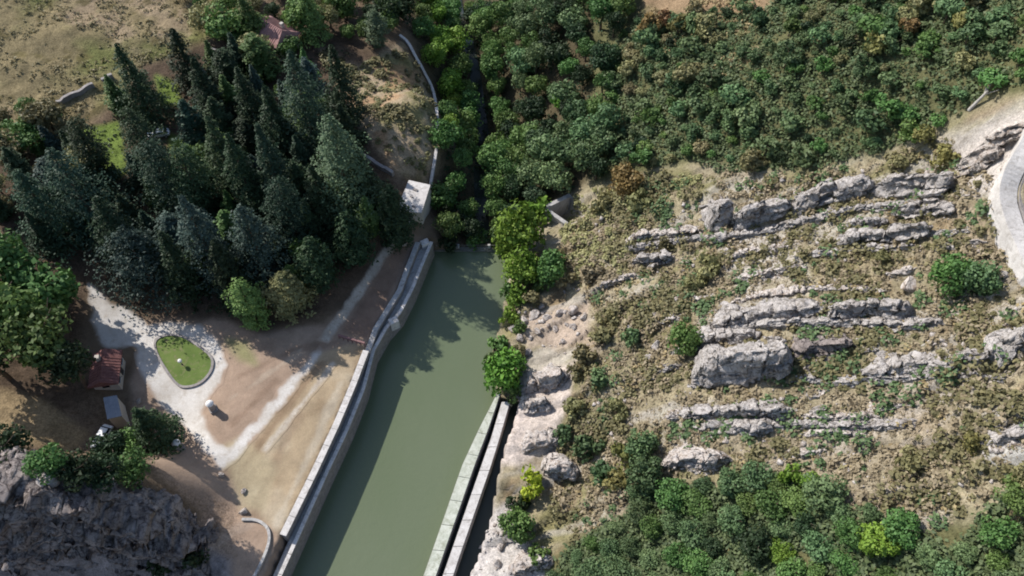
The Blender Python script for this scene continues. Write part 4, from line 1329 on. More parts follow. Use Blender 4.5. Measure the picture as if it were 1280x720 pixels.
# crag in the near left corner: one tall jointed face falling towards the viewer
def crag(crest, run, label, seed, mat):
    pts = np.array([P(a, b_, z_) for a, b_, z_ in crest])
    zb = np.array([c_[3] for c_ in CRAGZ])
    sl_ = np.append(0, np.cumsum(np.linalg.norm(np.diff(pts[:, :2], axis=0), axis=1)))
    nu = int(sl_[-1] / 0.22)
    u = np.linspace(0, sl_[-1], nu)
    cxw = np.stack([np.interp(u, sl_, pts[:, k]) for k in range(3)], 1)
    foot = np.interp(u, sl_, zb)
    k_ = np.ones(25) / 25
    for c_ in range(3): cxw[:, c_] = np.convolve(np.pad(cxw[:, c_], 12, 'edge'), k_, 'valid')
    nb, nf = 16, 96
    X = np.zeros((nu, nb + nf, 3))
    hgt = cxw[:, 2] - foot
    for j in range(nb + nf):
        if j < nb:
            t_ = 1 - j / nb
            X[:, j] = cxw + np.stack([0 * u, 5.0 * t_ + 0 * u, -1.6 * t_ ** 2 + 0 * u], 1)
        else:
            t_ = (j - nb) / (nf - 1)
            st_ = 0.5 * np.floor(t_ * 4 + 0.25 * fbm(u * 0.12, 0 * u, 3.0 * t_, 2, seed)) / 4 + 0.5 * t_
            X[:, j] = cxw + np.stack([0.10 * hgt * t_ * run, -run * hgt * st_ * 0.13, -hgt * t_], 1)
    x, y, z = X[:, :, 0].copy(), X[:, :, 1].copy(), X[:, :, 2].copy()
    butt = fbm(x * 0.16, y * 0.05, z * 0.07, 2, seed + 3) * 1.3
    X[:, :, 1] -= butt
    # beds dipping to the right: shelves that stick out
    bed_ = z * 0.27 + x * 0.11 + 0.8 * fbm(x * 0.15, y * 0.15, z * 0.15, 2, seed + 5)
    fr_ = bed_ - np.floor(bed_)
    w_ = np.zeros(nb + nf); w_[nb:] = 1
    X[:, :, 1] -= (np.where(fr_ > 0.40, 1.5, 0.0) + 0.3 * fr_ - np.where(np.abs(fr_ - 0.40) < 0.05, 1.2, 0.0)) * w_[None, :]
    for sc_, am in ((2.8, 0.75), (1.2, 0.34), (0.55, 0.14)):
        cv = cellvec(x / sc_, y / sc_, z / (sc_ * 0.6), seed + int(sc_ * 10))
        X += cv * am * np.array([0.8, 1.0, 0.8])
    X += 0.25 * np.stack([fbm(x * 0.9 + 9 * k, y * 0.9, z * 0.9, 3, seed + 20 + k) for k in range(3)], -1)
    org = cxw[nu // 2].copy()
    ii = np.arange(nu * (nb + nf)).reshape(nu, nb + nf)
    o = mesh_obj('rock_cliff', X.reshape(-1, 3) - org, np.stack([ii[:-1, :-1], ii[:-1, 1:], ii[1:, 1:], ii[1:, :-1]], -1).reshape(-1, 4), mat)
    o.location = org
    return tag(o, label, 'cliff')


CRAGZ = [(-120, 600, 27, 4), (-20, 604, 25.5, 3), (40, 610, 24.5, 3), (85, 620, 23, 3), (125, 628, 21, 3), (160, 640, 18.5, 3.5), (200, 660, 15, 4), (240, 682, 10.5, 4.5), (272, 700, 7, 5)]
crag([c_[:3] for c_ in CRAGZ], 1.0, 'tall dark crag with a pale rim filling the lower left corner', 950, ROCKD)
boulder(624, 564, (1.7, 1.2, 0.9), 'grey flat rock pressed against the channel wall below the pink rock face', ROCK, k=1, group='blocks of the lakeside bluff')
boulder(1135, 358, (1.7, 1.3, 1.2), 'rounded whitish boulder left of the big green bush', ROCKP, k=0)
boulder(820, 436, (1.3, 1.1, 1.6), 'pale upright boulder left of the middle green bush', ROCKP, k=1)
boulder(812, 447, (0.9, 0.8, 0.6), 'small pale rock at the foot of the upright boulder', ROCKP, k=2)
boulder(60, 600, (2.6, 1.9, 1.3), 'brown rounded boulder on top of the dark crag', ROCKP, k=3, group='boulders on the dark crag')
boulder(14, 596, (2.9, 2.0, 1.5), 'brown boulder at the left end of the crag top', ROCKP, k=4, group='boulders on the dark crag')
boulder(305, 640, (0.9, 0.7, 0.8), 'pale rock at the upper end of the plaza kerb wall', ROCKP, k=1, group='pale rocks on the plaza')
boulder(305, 615, (0.6, 0.5, 0.5), 'small pale rock at the tip of the tree shadows', ROCKP, k=2, group='pale rocks on the plaza')
boulder(277, 594, (0.6, 0.5, 0.5), 'small white rock at the lower tip of the gravel drive', ROCKP, k=0, group='pale rocks on the plaza')
boulder(174, 502, (0.7, 0.5, 0.4), 'small pale rock on the left verge of the gravel drive', ROCKP, k=3, group='pale rocks on the plaza')
boulder(505, 306, (0.8, 0.5, 0.4), 'small pale rock on the footpath near the lake wall', ROCKP, k=4, group='pale rocks on the plaza')
BLF = [(642, 412, 1.2, 'pale block at the lakeward end of the reddish bluff'), (655, 402, 1.1, 'white block on the crest of the reddish bluff'), (668, 396, 1.2, 'squared white block in the middle of the reddish bluff crest'),
       (684, 398, 1.0, 'white block right of the squared one on the reddish bluff'), (700, 392, 1.1, 'white block high on the reddish bluff'), (716, 388, 1.2, 'pale block at the upper right of the reddish bluff'),
       (730, 398, 1.0, 'pale block at the right end of the reddish bluff'), (676, 384, 0.8, 'small white block behind the bluff crest'), (650, 424, 1.0, 'reddish block half way down the bluff'),
       (672, 414, 0.9, 'stained block below the bluff crest'), (694, 412, 0.8, 'small stained block on the face of the bluff'), (716, 408, 0.9, 'grey block on the right face of the bluff'),
       (660, 442, 0.9, 'block at the foot of the bluff near the green bush'), (704, 428, 0.7, 'small low block of the bluff beside the olive bush'), (626, 684, 0.9, 'white boulder in the broken rock beside the dark channel'),
       (634, 664, 0.8, 'white boulder just under the dark green bush'), (622, 706, 1.0, 'white boulder at the bottom edge beside the channel'), (642, 712, 0.9, 'white boulder at the bottom edge right of the channel'),
       (636, 644, 0.7, 'small white boulder at the upper end of the broken rock bank')]
for k, (a, b_, r_, lb) in enumerate(BLF):
    boulder(a, b_, (r_ * random.uniform(.9, 1.3), r_ * random.uniform(.7, 1.0), r_ * random.uniform(.6, .95)), lb, ROCKP, k=k % 5, group='blocks of the lakeside bluff')
# loose stones nobody could count
def stone_field(name, polys, n_, smin, smax, mat, label, seed):
    r = np.random.default_rng(seed)
    V, Fc, base = [], [], 0
    unit = np.array([(-1, -1, -1), (1, -1, -1), (1, 1, -1), (-1, 1, -1), (-1, -1, 1), (1, -1, 1), (1, 1, 1), (-1, 1, 1)], float)
    fq = np.array([(3, 2, 1, 0), (4, 5, 6, 7), (0, 1, 5, 4), (1, 2, 6, 5), (2, 3, 7, 6), (3, 0, 4, 7)])
    for poly, share in polys:
        wp = np.array([G(a, b_)[:2] for a, b_ in poly])
        k = 0; want = int(n_ * share)
        while k < want:
            p = r.uniform(wp.min(0), wp.max(0), (400, 2))
            p = p[poly_sd(p[:, 0], p[:, 1], [tuple(q) for q in wp]) > 0]
            d_ = fbm(p[:, 0] * 0.18, p[:, 1] * 0.3, oct=3, seed=119)
            p = p[(d_ > r.uniform(-0.3, 0.3, len(p)))]
            for q in p:
                s = smin + (smax - smin) * r.random() ** 3
                v = unit * (0.5 + 0.5 * r.random((8, 3))) * s * np.array([1.2, 0.9, 0.7])
                a_ = r.uniform(0, 6.28); ca, sa = math.cos(a_), math.sin(a_)
                v = np.stack([v[:, 0] * ca - v[:, 1] * sa, v[:, 0] * sa + v[:, 1] * ca, v[:, 2]], 1)
                V.append(v + np.array([q[0], q[1], float(HT(q[0], q[1])) + s * 0.2])); Fc.append(fq + base); base += 8; k += 1
                if k >= want: break
    o = mesh_obj(name, np.vstack(V), np.vstack(Fc), mat)
    return tag(o, label, 'stones', kind='stuff')


HILL = [(690, 330), (760, 260), (880, 225), (1090, 205), (1200, 170), (1285, 150), (1285, 590), (1180, 640), (1060, 620), (1000, 585), (840, 585), (760, 560), (700, 480), (720, 400)]
stone_field('loose_stones', [(HILL, 0.75), ([(640, 385), (735, 385), (735, 440), (650, 440)], 0.07), ([(600, 660), (640, 620), (690, 715), (580, 718)], 0.1), ([(1225, 505), (1282, 505), (1282, 590), (1225, 590)], 0.08)],
    800, 0.12, 0.5, ROCKP, 'pale loose limestone scattered over the dry hillside', 11)

# ------------------------------------------------------------------ foliage
def leaf_quads(c, nrm, size, r, aspect=0.7, sc=0.55):
    """one bent-free leaf clump (a quad) per row, facing nrm with scatter"""
    n_ = len(c)
    nn = nrm + r.normal(0, sc, (n_, 3)); nn /= np.linalg.norm(nn, axis=1)[:, None] + 1e-9
    a_ = np.cross(nn, r.normal(size=(n_, 3))); a_ /= np.linalg.norm(a_, axis=1)[:, None] + 1e-9
    b_ = np.cross(nn, a_)
    s = np.asarray(size).reshape(-1, 1) * np.ones((n_, 1))
    a_ = a_ * s; b_ = b_ * s * aspect
    j = lambda: r.uniform(0.6, 1.1, (n_, 1))
    V = np.stack([c - a_ * j(), c - b_ * j(), c + a_ * j(), c + b_ * j()], 1).reshape(-1, 3)
    Fq = np.arange(n_ * 4).reshape(-1, 4)
    return V, Fq


def mesh_leaf(name, V, Fq, tint):
    o = mesh_obj(name, V, Fq, LEAF['oak'], tint=tint)
    me = o.data
    bpy.data.objects.remove(o)
    return me


def crown_round(seed, nlobes, leaves, size, flat=0.8, loose=0.25):
    """unit crown: radius about 1, from z=0 (underside) to about 2*flat"""
    r = np.random.default_rng(seed)
    cen = []
    while len(cen) < nlobes:
        p = r.uniform(-1, 1, 3)
        if np.linalg.norm(p) < 1 and p[2] > -0.75: cen.append(p * np.array([0.72, 0.72, 0.68 * flat]))
    cen = np.array(cen)
    rad = r.uniform(0.24, 0.46, nlobes)
    li = r.integers(0, nlobes, leaves)
    d_ = r.normal(size=(leaves, 3)); d_[:, 2] = d_[:, 2] * 0.8 + 0.25; d_ /= np.linalg.norm(d_, axis=1)[:, None]
    rr = rad[li] * (1 - loose * r.random(leaves) ** 2 * 1.4 + loose * 0.5 * r.random(leaves) ** 3)
    c = cen[li] + d_ * rr[:, None]
    c[:, 2] += flat
    V, Fq = leaf_quads(c, d_, size * r.uniform(0.6, 1.25, leaves), r)
    lt = r.random(nlobes)[li] * 0.5 + r.random(leaves) * 0.5
    return mesh_leaf('crown', V, Fq, np.repeat(np.stack([lt] * 3, 1), 4, 0))


def crown_conifer(seed, whorls, taper=1.0, shape='cone', size=0.05, dens=9, droop=0.25):
    """unit conifer: height 1, radius 1 at the widest (scaled per tree); branches in whorls carrying flat sprays"""
    r = np.random.default_rng(seed)
    cs, ns, ts = [], [], []
    lob0, lob1 = r.uniform(0, 6.28, 2)
    for k in range(whorls):
        f_ = (k + r.uniform(-.3, .3)) / whorls
        f_ = min(max(f_, 0.0), 0.995)
        if shape == 'cone':
            R = (1 - f_) ** 0.85 * (0.72 + 0.28 * min(1, f_ / 0.12))
        elif shape == 'column':
            R = math.sin(math.pi * min(1, 0.12 + f_ * 0.88)) ** 0.55
        else:
            R = (1 - f_ ** 1.8) ** 0.8 * (0.8 + 0.2 * min(1, f_ / 0.2))
        nb = max(4, int(7 + 5 * R))
        ph = r.uniform(0, 6.28)
        if f_ > 0.04: R *= r.uniform(0.78, 1.12)
        for b_ in range(nb):
            if r.random() < 0.10: continue
            an = ph + 6.283 * b_ / nb + r.normal(0, 0.15)
            Rb = R * r.uniform(0.62, 1.18) * (1 + 0.28 * math.sin(an + lob0 + f_ * 3) * math.sin(f_ * 9 + lob1)) + 0.02
            m_ = max(3, int(dens * (0.4 + 0.6 * R)))
            s = np.sqrt(r.uniform(0.03, 1.0, m_))
            sp = r.normal(0, 0.13, m_) * (0.5 + 0.5 * s)
            x = Rb * (s * math.cos(an) - sp * math.sin(an)); y = Rb * (s * math.sin(an) + sp * math.cos(an))
            z = f_ + (0.035 - droop * 0.16 * s ** 1.5) * (0.3 + R) + r.normal(0, 0.008, m_)
            cs.append(np.stack([x, y, z], 1)); ns.append(np.stack([np.full(m_, math.cos(an) * 0.55), np.full(m_, math.sin(an) * 0.55), np.full(m_, 0.8)], 1))
            ts.append(np.clip(r.random() * 0.45 + r.random(m_) * 0.35 + 0.2 * s, 0, 1))
    return np.vstack(cs), np.vstack(ns), np.concatenate(ts), r, size


def conifer_mesh(seed, whorls, H, R, shape, leaf=0.42, dens=9, droop=0.25):
    c, n_, ts, r, _ = crown_conifer(seed, whorls, shape=shape, dens=dens, droop=droop)
    c = c * np.array([R, R, H])
    V, Fq = leaf_quads(c, n_, leaf * r.uniform(0.6, 1.3, len(c)), r, 0.6, 0.42)
    return mesh_leaf('crown', V, Fq, np.repeat(np.stack([ts] * 3, 1), 4, 0))


def trunk_mesh(seed, h, r0, limbs=5, hl=0.5):
    r = np.random.default_rng(seed)
    mb = MB()
    p = np.zeros(3); rad = r0
    n_ = 5
    for k in range(n_):
        q = p + np.array([r.normal(0, 0.03) * h, r.normal(0, 0.03) * h, h / n_])
        mb.tube(p - (np.array([0, 0, 0.4]) if k == 0 else 0), q, rad, rad * 0.82, 7)
        if k >= 2:
            for _ in range(max(1, limbs // 3)):
                a_ = r.uniform(0, 6.28); l_ = h * hl * r.uniform(0.5, 1.0)
                mb.tube(q, q + np.array([math.cos(a_) * l_, math.sin(a_) * l_, l_ * 0.7]), rad * 0.5, rad * 0.15, 5)
        p = q; rad *= 0.82
    o = mb.build('trunk', BARK)
    me = o.data; bpy.data.objects.remove(o)
    return me


SCRUB = [crown_round(500 + k, 13, 620, 0.155, 0.85) for k in range(6)]        # small hill oaks
BROAD = [crown_round(540 + k, 26, 2000, 0.095, 0.85) for k in range(5)]       # larger broadleaf crowns
BUSH = [crown_round(580 + k, 10, 500, 0.16, 0.6, 0.4) for k in range(5)]
LOOSE = [crown_round(600 + k, 16, 420, 0.12, 0.8, 0.8) for k in range(3)]
TRUNK = [trunk_mesh(620 + k, 1.0, 0.055) for k in range(4)]


def put(name, me, parent, mat, scale, z=0.0, rz=0.0):
    o = bpy.data.objects.new(name, me)
    COL.objects.link(o)
    o.parent = parent
    o.scale = scale
    o.location = (0, 0, z)
    o.rotation_euler = (0, 0, rz)
    if mat:
        o.material_slots[0].link = 'OBJECT'; o.material_slots[0].material = mat
    return o


def broad_tree(loc, rad, h, leaf, label, group, name='broadleaf_tree', meshes=BROAD, cat='tree', squash=None):
    e = empty(name, tuple(loc), random.uniform(0, 6.28), label, cat, group)
    fl = 1.7
    zt_ = max(h - rad * 1.75, h * 0.12)
    put('trunk', random.choice(TRUNK), e, None, (h * 0.75, h * 0.75, h * 0.72), 0, random.uniform(0, 6))
    ch = h - zt_
    put('crown', random.choice(meshes), e, LEAF[leaf], (rad * random.uniform(.92, 1.1), rad * random.uniform(.92, 1.1), ch / fl), zt_, random.uniform(0, 6.28))
    return e


def bush(loc, rad, h, leaf, label, group=None, name='bush', meshes=None):
    e = empty(name, tuple(loc), random.uniform(0, 6.28), label, 'bush', group)
    put('stems', random.choice(TRUNK), e, None, (h * 1.0, h * 1.0, h * 0.6), 0)
    put('foliage', random.choice(meshes or BUSH), e, LEAF[leaf], (rad, rad * random.uniform(.85, 1.1), h / 1.15), -0.1 * h, random.uniform(0, 6.28))
    return e


# ---- conifers of the left bank, each from its tip and the row of its foot
def place_tip(tx, ty, by):
    bx = tx
    for _ in range(8):
        B = G(bx, by)
        d_ = B - CAM
        a_, b_ = d_ @ UPV, d_ @ FWD
        k = (360 - ty) / F
        h = (k * b_ - a_) / (CP + k * SP)
        u, v_, _d = proj(B[0], B[1], B[2] + h)
        bx += (tx - float(u)) * 0.9
    return B, float(h)


CONI = [  # tip x, tip y, foot y, width px, leaf, shape, label
    (145, 56, 150, 50, 'dark', 'cone', 'dark conifer leaning tallest against the meadow at the wood\'s upper left'),
    (214, 36, 108, 40, 'dark', 'cone', 'dark slender conifer on the meadow edge behind the small lawn'),
    (362, 66, 184, 74, 'teal', 'cone', 'broad teal-green conifer in the upper middle of the wood'),
    (414, 58, 150, 42, 'dark', 'cone', 'dark olive conifer beside the bare slope'),
    (411, 148, 262, 58, 'pale', 'spread', 'pale grey-green conifer standing out at the right of the wood'),
    (183, 180, 262, 46, 'teal', 'column', 'rounded dark columnar conifer below the white car'),
    (222, 188, 266, 42, 'dark', 'column', 'black-green columnar conifer right of the rounded columnar one'),
    (226, 246, 346, 66, 'blue', 'cone', 'blue-grey conifer with ragged top above the gravel loop'),
    (300, 260, 340, 84, 'blue', 'cone', 'largest blue conifer at the lower edge of the wood'),
    (346, 226, 308, 38, 'teal', 'column', 'dark column-shaped conifer between the blue and the pale conifers'),
    (152, 290, 354, 92, 'blue', 'spread', 'broad blue-grey conifer beside the white gravel entrance'),
    (62, 188, 282, 96, 'teal', 'cone', 'wide teal conifer in the left of the wood'),
    (20, 214, 292, 70, 'teal', 'cone', 'teal conifer at the left edge of the photo'),
    (258, 146, 240, 44, 'dark', 'cone', 'dark pointed conifer right of the hidden white car'),
    (296, 86, 178, 44, 'dark', 'cone', 'dark conifer below the small bright trees at the wood\'s top'),
    (298, 354, 404, 34, 'green', 'column', 'narrow green conifer at the tip of the wood by the terrace'),
    (350, 342, 384, 44, 'olive', 'spread', 'small olive conifer beside the shaded terrace'),
    (284, 168, 270, 48, 'dark', 'cone', 'dark conifer in the shaded heart of the wood'),
    (322, 158, 262, 46, 'teal', 'cone', 'dim teal conifer left of the broad teal-green one'),
    (158, 138, 226, 32, 'dark', 'column', 'thin dark columnar conifer left of the hidden white car'),
    (388, 208, 282, 46, 'dark', 'cone', 'dark conifer just left of the pale grey-green one'),
    (446, 190, 260, 42, 'dark', 'cone', 'dark conifer above the lake wall near the white hut'),
    (466, 14, 58, 20, 'pale', 'column', 'thin pale conifer at the top of the bare slope'),
    (118, 248, 326, 60, 'dark', 'cone', 'dark conifer behind the broadleaf trees of the left edge'),
    (266, 300, 372, 46, 'dark', 'cone', 'dark conifer squeezed between the two blue ones'),
    (200, 290, 366, 44, 'dark', 'cone', 'dark conifer left of the ragged blue-grey one'),
    (384, 298, 352, 40, 'dark', 'spread', 'low dark conifer shading the footpath'),
    (430, 268, 322, 40, 'dark', 'spread', 'low dark conifer over the footpath below the white hut'),
    (330, 108, 196, 42, 'dark', 'cone', 'dark conifer under the pink-roofed house'),
    (240, 72, 150, 40, 'dark', 'cone', 'dark conifer beside the bright little lawn'),
    (168, 512, 556, 58, 'dark', 'cone', 'dark green conifer beside the white car near the crag'),
    (378, -14, 48, 36, 'green', 'cone', 'green conifer right of the pink-roofed house'),
    (300, -8, 46, 34, 'green', 'cone', 'green conifer left of the pink-roofed house'),
    (486, 232, 300, 34, 'dark', 'spread', 'small dark conifer touching the white hut'),
    (90, 150, 222, 30, 'dark', 'column', 'small dark conifer at the meadow corner'),
]
for k, (tx, ty, by, wp, leaf, shp, lb) in enumerate(CONI):
    B, h = place_tip(tx, ty, by)
    dep = float((B - CAM) @ FWD)
    R = wp * dep / F / 2 * 1.45
    h = max(4.0, h)
    me = conifer_mesh(700 + k, int(12 + h * 0.8), h, R, shp, leaf=0.30 if shp != 'column' else 0.25, dens=36 if shp != 'column' else 28, droop=0.3 if shp == 'cone' else 0.1)
    e = empty('conifer_tree', tuple(B), 0, lb, 'tree', 'conifers of the left bank')
    mb = MB(); mb.tube((0, 0, -0.6), (0, 0, h * 0.5), 0.02 * h, 0.012 * h); mb.tube((0, 0, h * 0.5), (0, 0, h * 0.97), 0.012 * h, 0.003 * h, 6)
    mb.build('trunk', BARK, e)
    o = put('crown', me, e, LEAF[leaf], (1, 1, 1), h * 0.03)

# ---- broadleaf trees of the left bank
BL = [  # crown centre x, y, radius px, leaf, label
    (28, 345, 34, 'green', 'bright broadleaf tree at the left edge above the shaded pavement'),
    (74, 372, 44, 'green', 'large round green tree overhanging the shaded pavement'),
    (35, 415, 40, 'green', 'broad green tree left of the red-tiled house'),
    (85, 445, 36, 'green', 'green tree crowding the red-tiled house'),
    (12, 455, 32, 'dark', 'dark broadleaf tree at the left edge below the bright ones'),
    (70, 152, 26, 'olive', 'olive bushy tree at the foot of the meadow'),
    (45, 178, 22, 'green', 'green bushy tree beside the olive one at the meadow foot'),
    (20, 190, 24, 'olive', 'olive bushy tree at the left edge under the meadow'),
    (112, 208, 26, 'olive', 'yellowish low tree on the lit patch left of the wood'),
    (288, 36, 24, 'green', 'bright green tree at the upper edge of the wood'),
    (322, 70, 22, 'olive', 'olive tree just below the pink-roofed house'),
    (262, 28, 20, 'olive', 'olive tree left of the bright green one at the top'),
    (334, 74, 15, 'olive', 'small olive tree under the near wall of the pink-roofed house'),
    (366, 64, 16, 'green', 'small green tree at the right corner of the pink-roofed house'),
    (322, 38, 17, 'green', 'green tree brushing the left end of the pink roof'),
    (380, 24, 24, 'green', 'leafy green tree right of the pink-roofed house'),
    (430, 10, 22, 'green', 'green tree at the top edge above the bare slope'),
    (270, 205, 24, 'green', 'small green broadleaf tree among the conifers'),
    (288, 195, 18, 'green', 'smaller green broadleaf tree touching the one among the conifers'),
    (430, 245, 22, 'green', 'green broadleaf tree at the foot of the pale conifer'),
    (235, 335, 24, 'green', 'lit green tree at the foot of the ragged blue-grey conifer'),
    (110, 470, 28, 'dark', 'dark tree leaning over the left side of the red-tiled house'),
    (150, 560, 24, 'dark', 'dark tree pressed against the white car at the shed'),
    (22, 560, 30, 'dark', 'dark tree at the left edge behind the crag'),
    (70, 575, 26, 'green', 'green tree in the row behind the crag, left end'),
    (108, 585, 24, 'dark', 'dark tree in the middle of the row behind the crag'),
    (140, 588, 24, 'dark', 'dark tree of the row behind the crag, under the white car'),
    (176, 582, 22, 'green', 'green tree at the plaza end of the row behind the crag'),
    (168, 552, 20, 'green', 'deep green tree between the white car and the gravel drive'),
    (418, 304, 15, 'dark', 'dark tree shading the footpath half way to the hut'),
    (452, 268, 18, 'green', 'green tree above the shaded footpath near the hut'),
    (400, 322, 16, 'pale', 'small pale leafless-looking tree in the dark of the wood'),
    (486, 20, 20, 'dark', 'dark tree at the top edge by the start of the parapet'),
    (505, 15, 20, 'dark', 'dark tree at the top edge left of the gorge'),
]
for tx, ty, rp_, leaf, lb in BL:
    B = G(tx, ty + rp_ * 0.55)
    dep = float((B - CAM) @ FWD)
    R = rp_ * dep / F
    R *= 1.12
    broad_tree(B, R, R * (3.0 if (tx, ty) in ((85, 445), (110, 470)) else 1.75 if (tx, ty) == (74, 372) else 2.5 if tx < 130 and 300 < ty < 500 else 1.8), leaf, lb, 'broadleaf trees of the left bank')


# ---- woods, scattered in world space with a minimum spacing
def scatter(poly_px, spacing, seed, margin=0.0, keep=None):
    r = np.random.default_rng(seed)
    wp = [tuple(G(a, b_)[:2]) for a, b_ in poly_px]
    A_ = np.array(wp)
    cell = spacing / 1.4142
    pts = []
    cand = r.uniform(A_.min(0), A_.max(0), (int(30 * np.prod(np.ptp(A_, axis=0)) / spacing ** 2), 2))
    cand = cand[poly_sd(cand[:, 0], cand[:, 1], wp) > margin]
    grid = {}
    for p in cand:
        gi, gj = int(p[0] // spacing), int(p[1] // spacing)
        ok = True
        for a_ in (-1, 0, 1):
            for b_ in (-1, 0, 1):
                for q in grid.get((gi + a_, gj + b_), ()):
                    if (q[0] - p[0]) ** 2 + (q[1] - p[1]) ** 2 < spacing ** 2: ok = False
        if ok and (keep is None or keep(p, r)):
            grid.setdefault((gi, gj), []).append(p); pts.append(p)
    return pts


def stream_far(p, r):
    d_ = min(math.hypot(p[0] - q[0], p[1] - q[1]) for q in stream_pts)
    return d_ > 2.6


stream_pts = resamp(STREAM, 1.5)
GORGE = [(512, -25), (790, -25), (770, 60), (760, 150), (745, 225), (700, 240), (690, 250), (650, 262), (640, 300), (590, 302), (550, 298), (556, 240), (560, 180), (556, 120), (535, 80)]
GL = {
    'bright': 'yellow-green tree with a lit crown on the left side of the dark stream',
    'green': 'mid green rounded tree crowding the gorge beside the dark stream',
    'dark': 'deep green shadowy tree in the gorge beyond the dam',
    'oak': 'grey-green rounded tree on the right side of the gorge',
    'pale': 'pale green bushy tree in the gorge just beyond the dam',
}
for p in scatter(GORGE, 3.9, 41, keep=stream_far):
    z_ = float(HT(p[0], p[1])); u, v_, d_ = (float(q) for q in proj(p[0], p[1], z_ + 4))
    if u < 585 and v_ < 215: leaf = random.choice(['bright', 'green', 'green'])
    elif v_ > 235: leaf = random.choice(['pale', 'green', 'dark'])
    elif u < 640: leaf = random.choice(['dark', 'green', 'green'])
    else: leaf = random.choice(['oak', 'green', 'oak', 'dark', 'oak'])
    R = random.uniform(2.3, 3.8)
    broad_tree((p[0], p[1], z_), R, R * random.uniform(1.9, 2.5), leaf, GL[leaf], 'trees of the wooded gorge')

WOOD = [(760, 70), (800, 22), (880, 18), (960, 12), (980, -25), (1310, -25), (1310, 95), (1240, 110), (1205, 135), (1160, 165), (1100, 188), (1040, 205), (980, 212), (900, 215), (860, 195), (830, 205), (770, 215), (755, 150)]
WL = {
    'oak': 'grey-green scrubby tree in the wood above the highest rock band',
    'green': 'fresh green scrubby tree in the wood above the highest rock band',
    'dark': 'dark scrubby tree in the wood above the highest rock band',
    'olive': 'olive-brown scrubby tree in the wood above the highest rock band',
}


def gaps(p, r):
    return vnoise(p[0] * 0.13, p[1] * 0.13, 0.0, 140) > -0.55 or r.random() < 0.35


for p in scatter(WOOD, 2.35, 43, keep=gaps):
    z_ = float(HT(p[0], p[1]))
    n_ = float(vnoise(p[0] * 0.06, p[1] * 0.06, 0, 150))
    leaf = random.choices(['oak', 'green', 'dark', 'olive'], [6, 2.2 + 2 * n_, 0.9, 1.6 - 1.2 * n_])[0]
    R = random.choice((1.0, 1.3, 1.6, 2.0, 2.6)) * random.uniform(0.9, 1.15)
    broad_tree((p[0], p[1], z_), R, R * random.uniform(1.35, 1.8), leaf, WL[leaf], 'scrubby trees of the upper wood', 'scrub_tree', SCRUB)
for (tx, ty, rr, leaf, lb) in [
    (808, 42, 17, 'orange', 'rusty orange tree on the upper edge of the wood'),
    (826, 30, 13, 'orange', 'small orange tree behind the rusty orange one'),
    (846, 38, 14, 'yellow', 'yellow-green tree right of the rusty orange one'),
    (1130, 40, 16, 'orange', 'brown-orange tree in the upper right of the wood'),
    (1084, 62, 18, 'yellow', 'yellowing tree left of the brown-orange one'),
    (1194, 38, 17, 'yellow', 'yellowing tree right of the brown-orange one'),
    (1145, 172, 15, 'yellow', 'yellowish tree on the lower edge of the upper wood'),
    (700, 135, 16, 'bright', 'bright yellow-green tree in the middle of the gorge wood'),
]:
    B = G(tx, ty + rr * 0.5); R = rr * float((B - CAM) @ FWD) / F
    broad_tree(B, R, R * 2.1, leaf, lb, None, meshes=SCRUB)

LOW = [(690, 735), (705, 690), (740, 668), (790, 640), (800, 610), (845, 605), (900, 612), (960, 595), (1010, 600), (1040, 640), (1075, 640), (1150, 665), (1190, 690), (1240, 630), (1310, 605), (1310, 745)]
LL = {
    'oak': 'grey-green rounded tree in the lower right wood',
    'green': 'fresh green rounded tree in the lower right wood',
    'dark': 'dark green rounded tree in the lower right wood',
    'bright': 'bright yellow-green rounded tree in the lower right wood',
}
for p in scatter(LOW, 2.6, 47):
    z_ = float(HT(p[0], p[1]))
    leaf = random.choices(['oak', 'green', 'dark', 'bright'], [6, 4, 0.5, 1.0])[0]
    R = random.choice((1.4, 1.8, 2.2, 2.7)) * random.uniform(0.9, 1.1)
    broad_tree((p[0], p[1], z_), R, R * random.uniform(1.25, 1.6), leaf, LL[leaf], 'trees of the lower right wood', 'rounded_tree', BROAD)

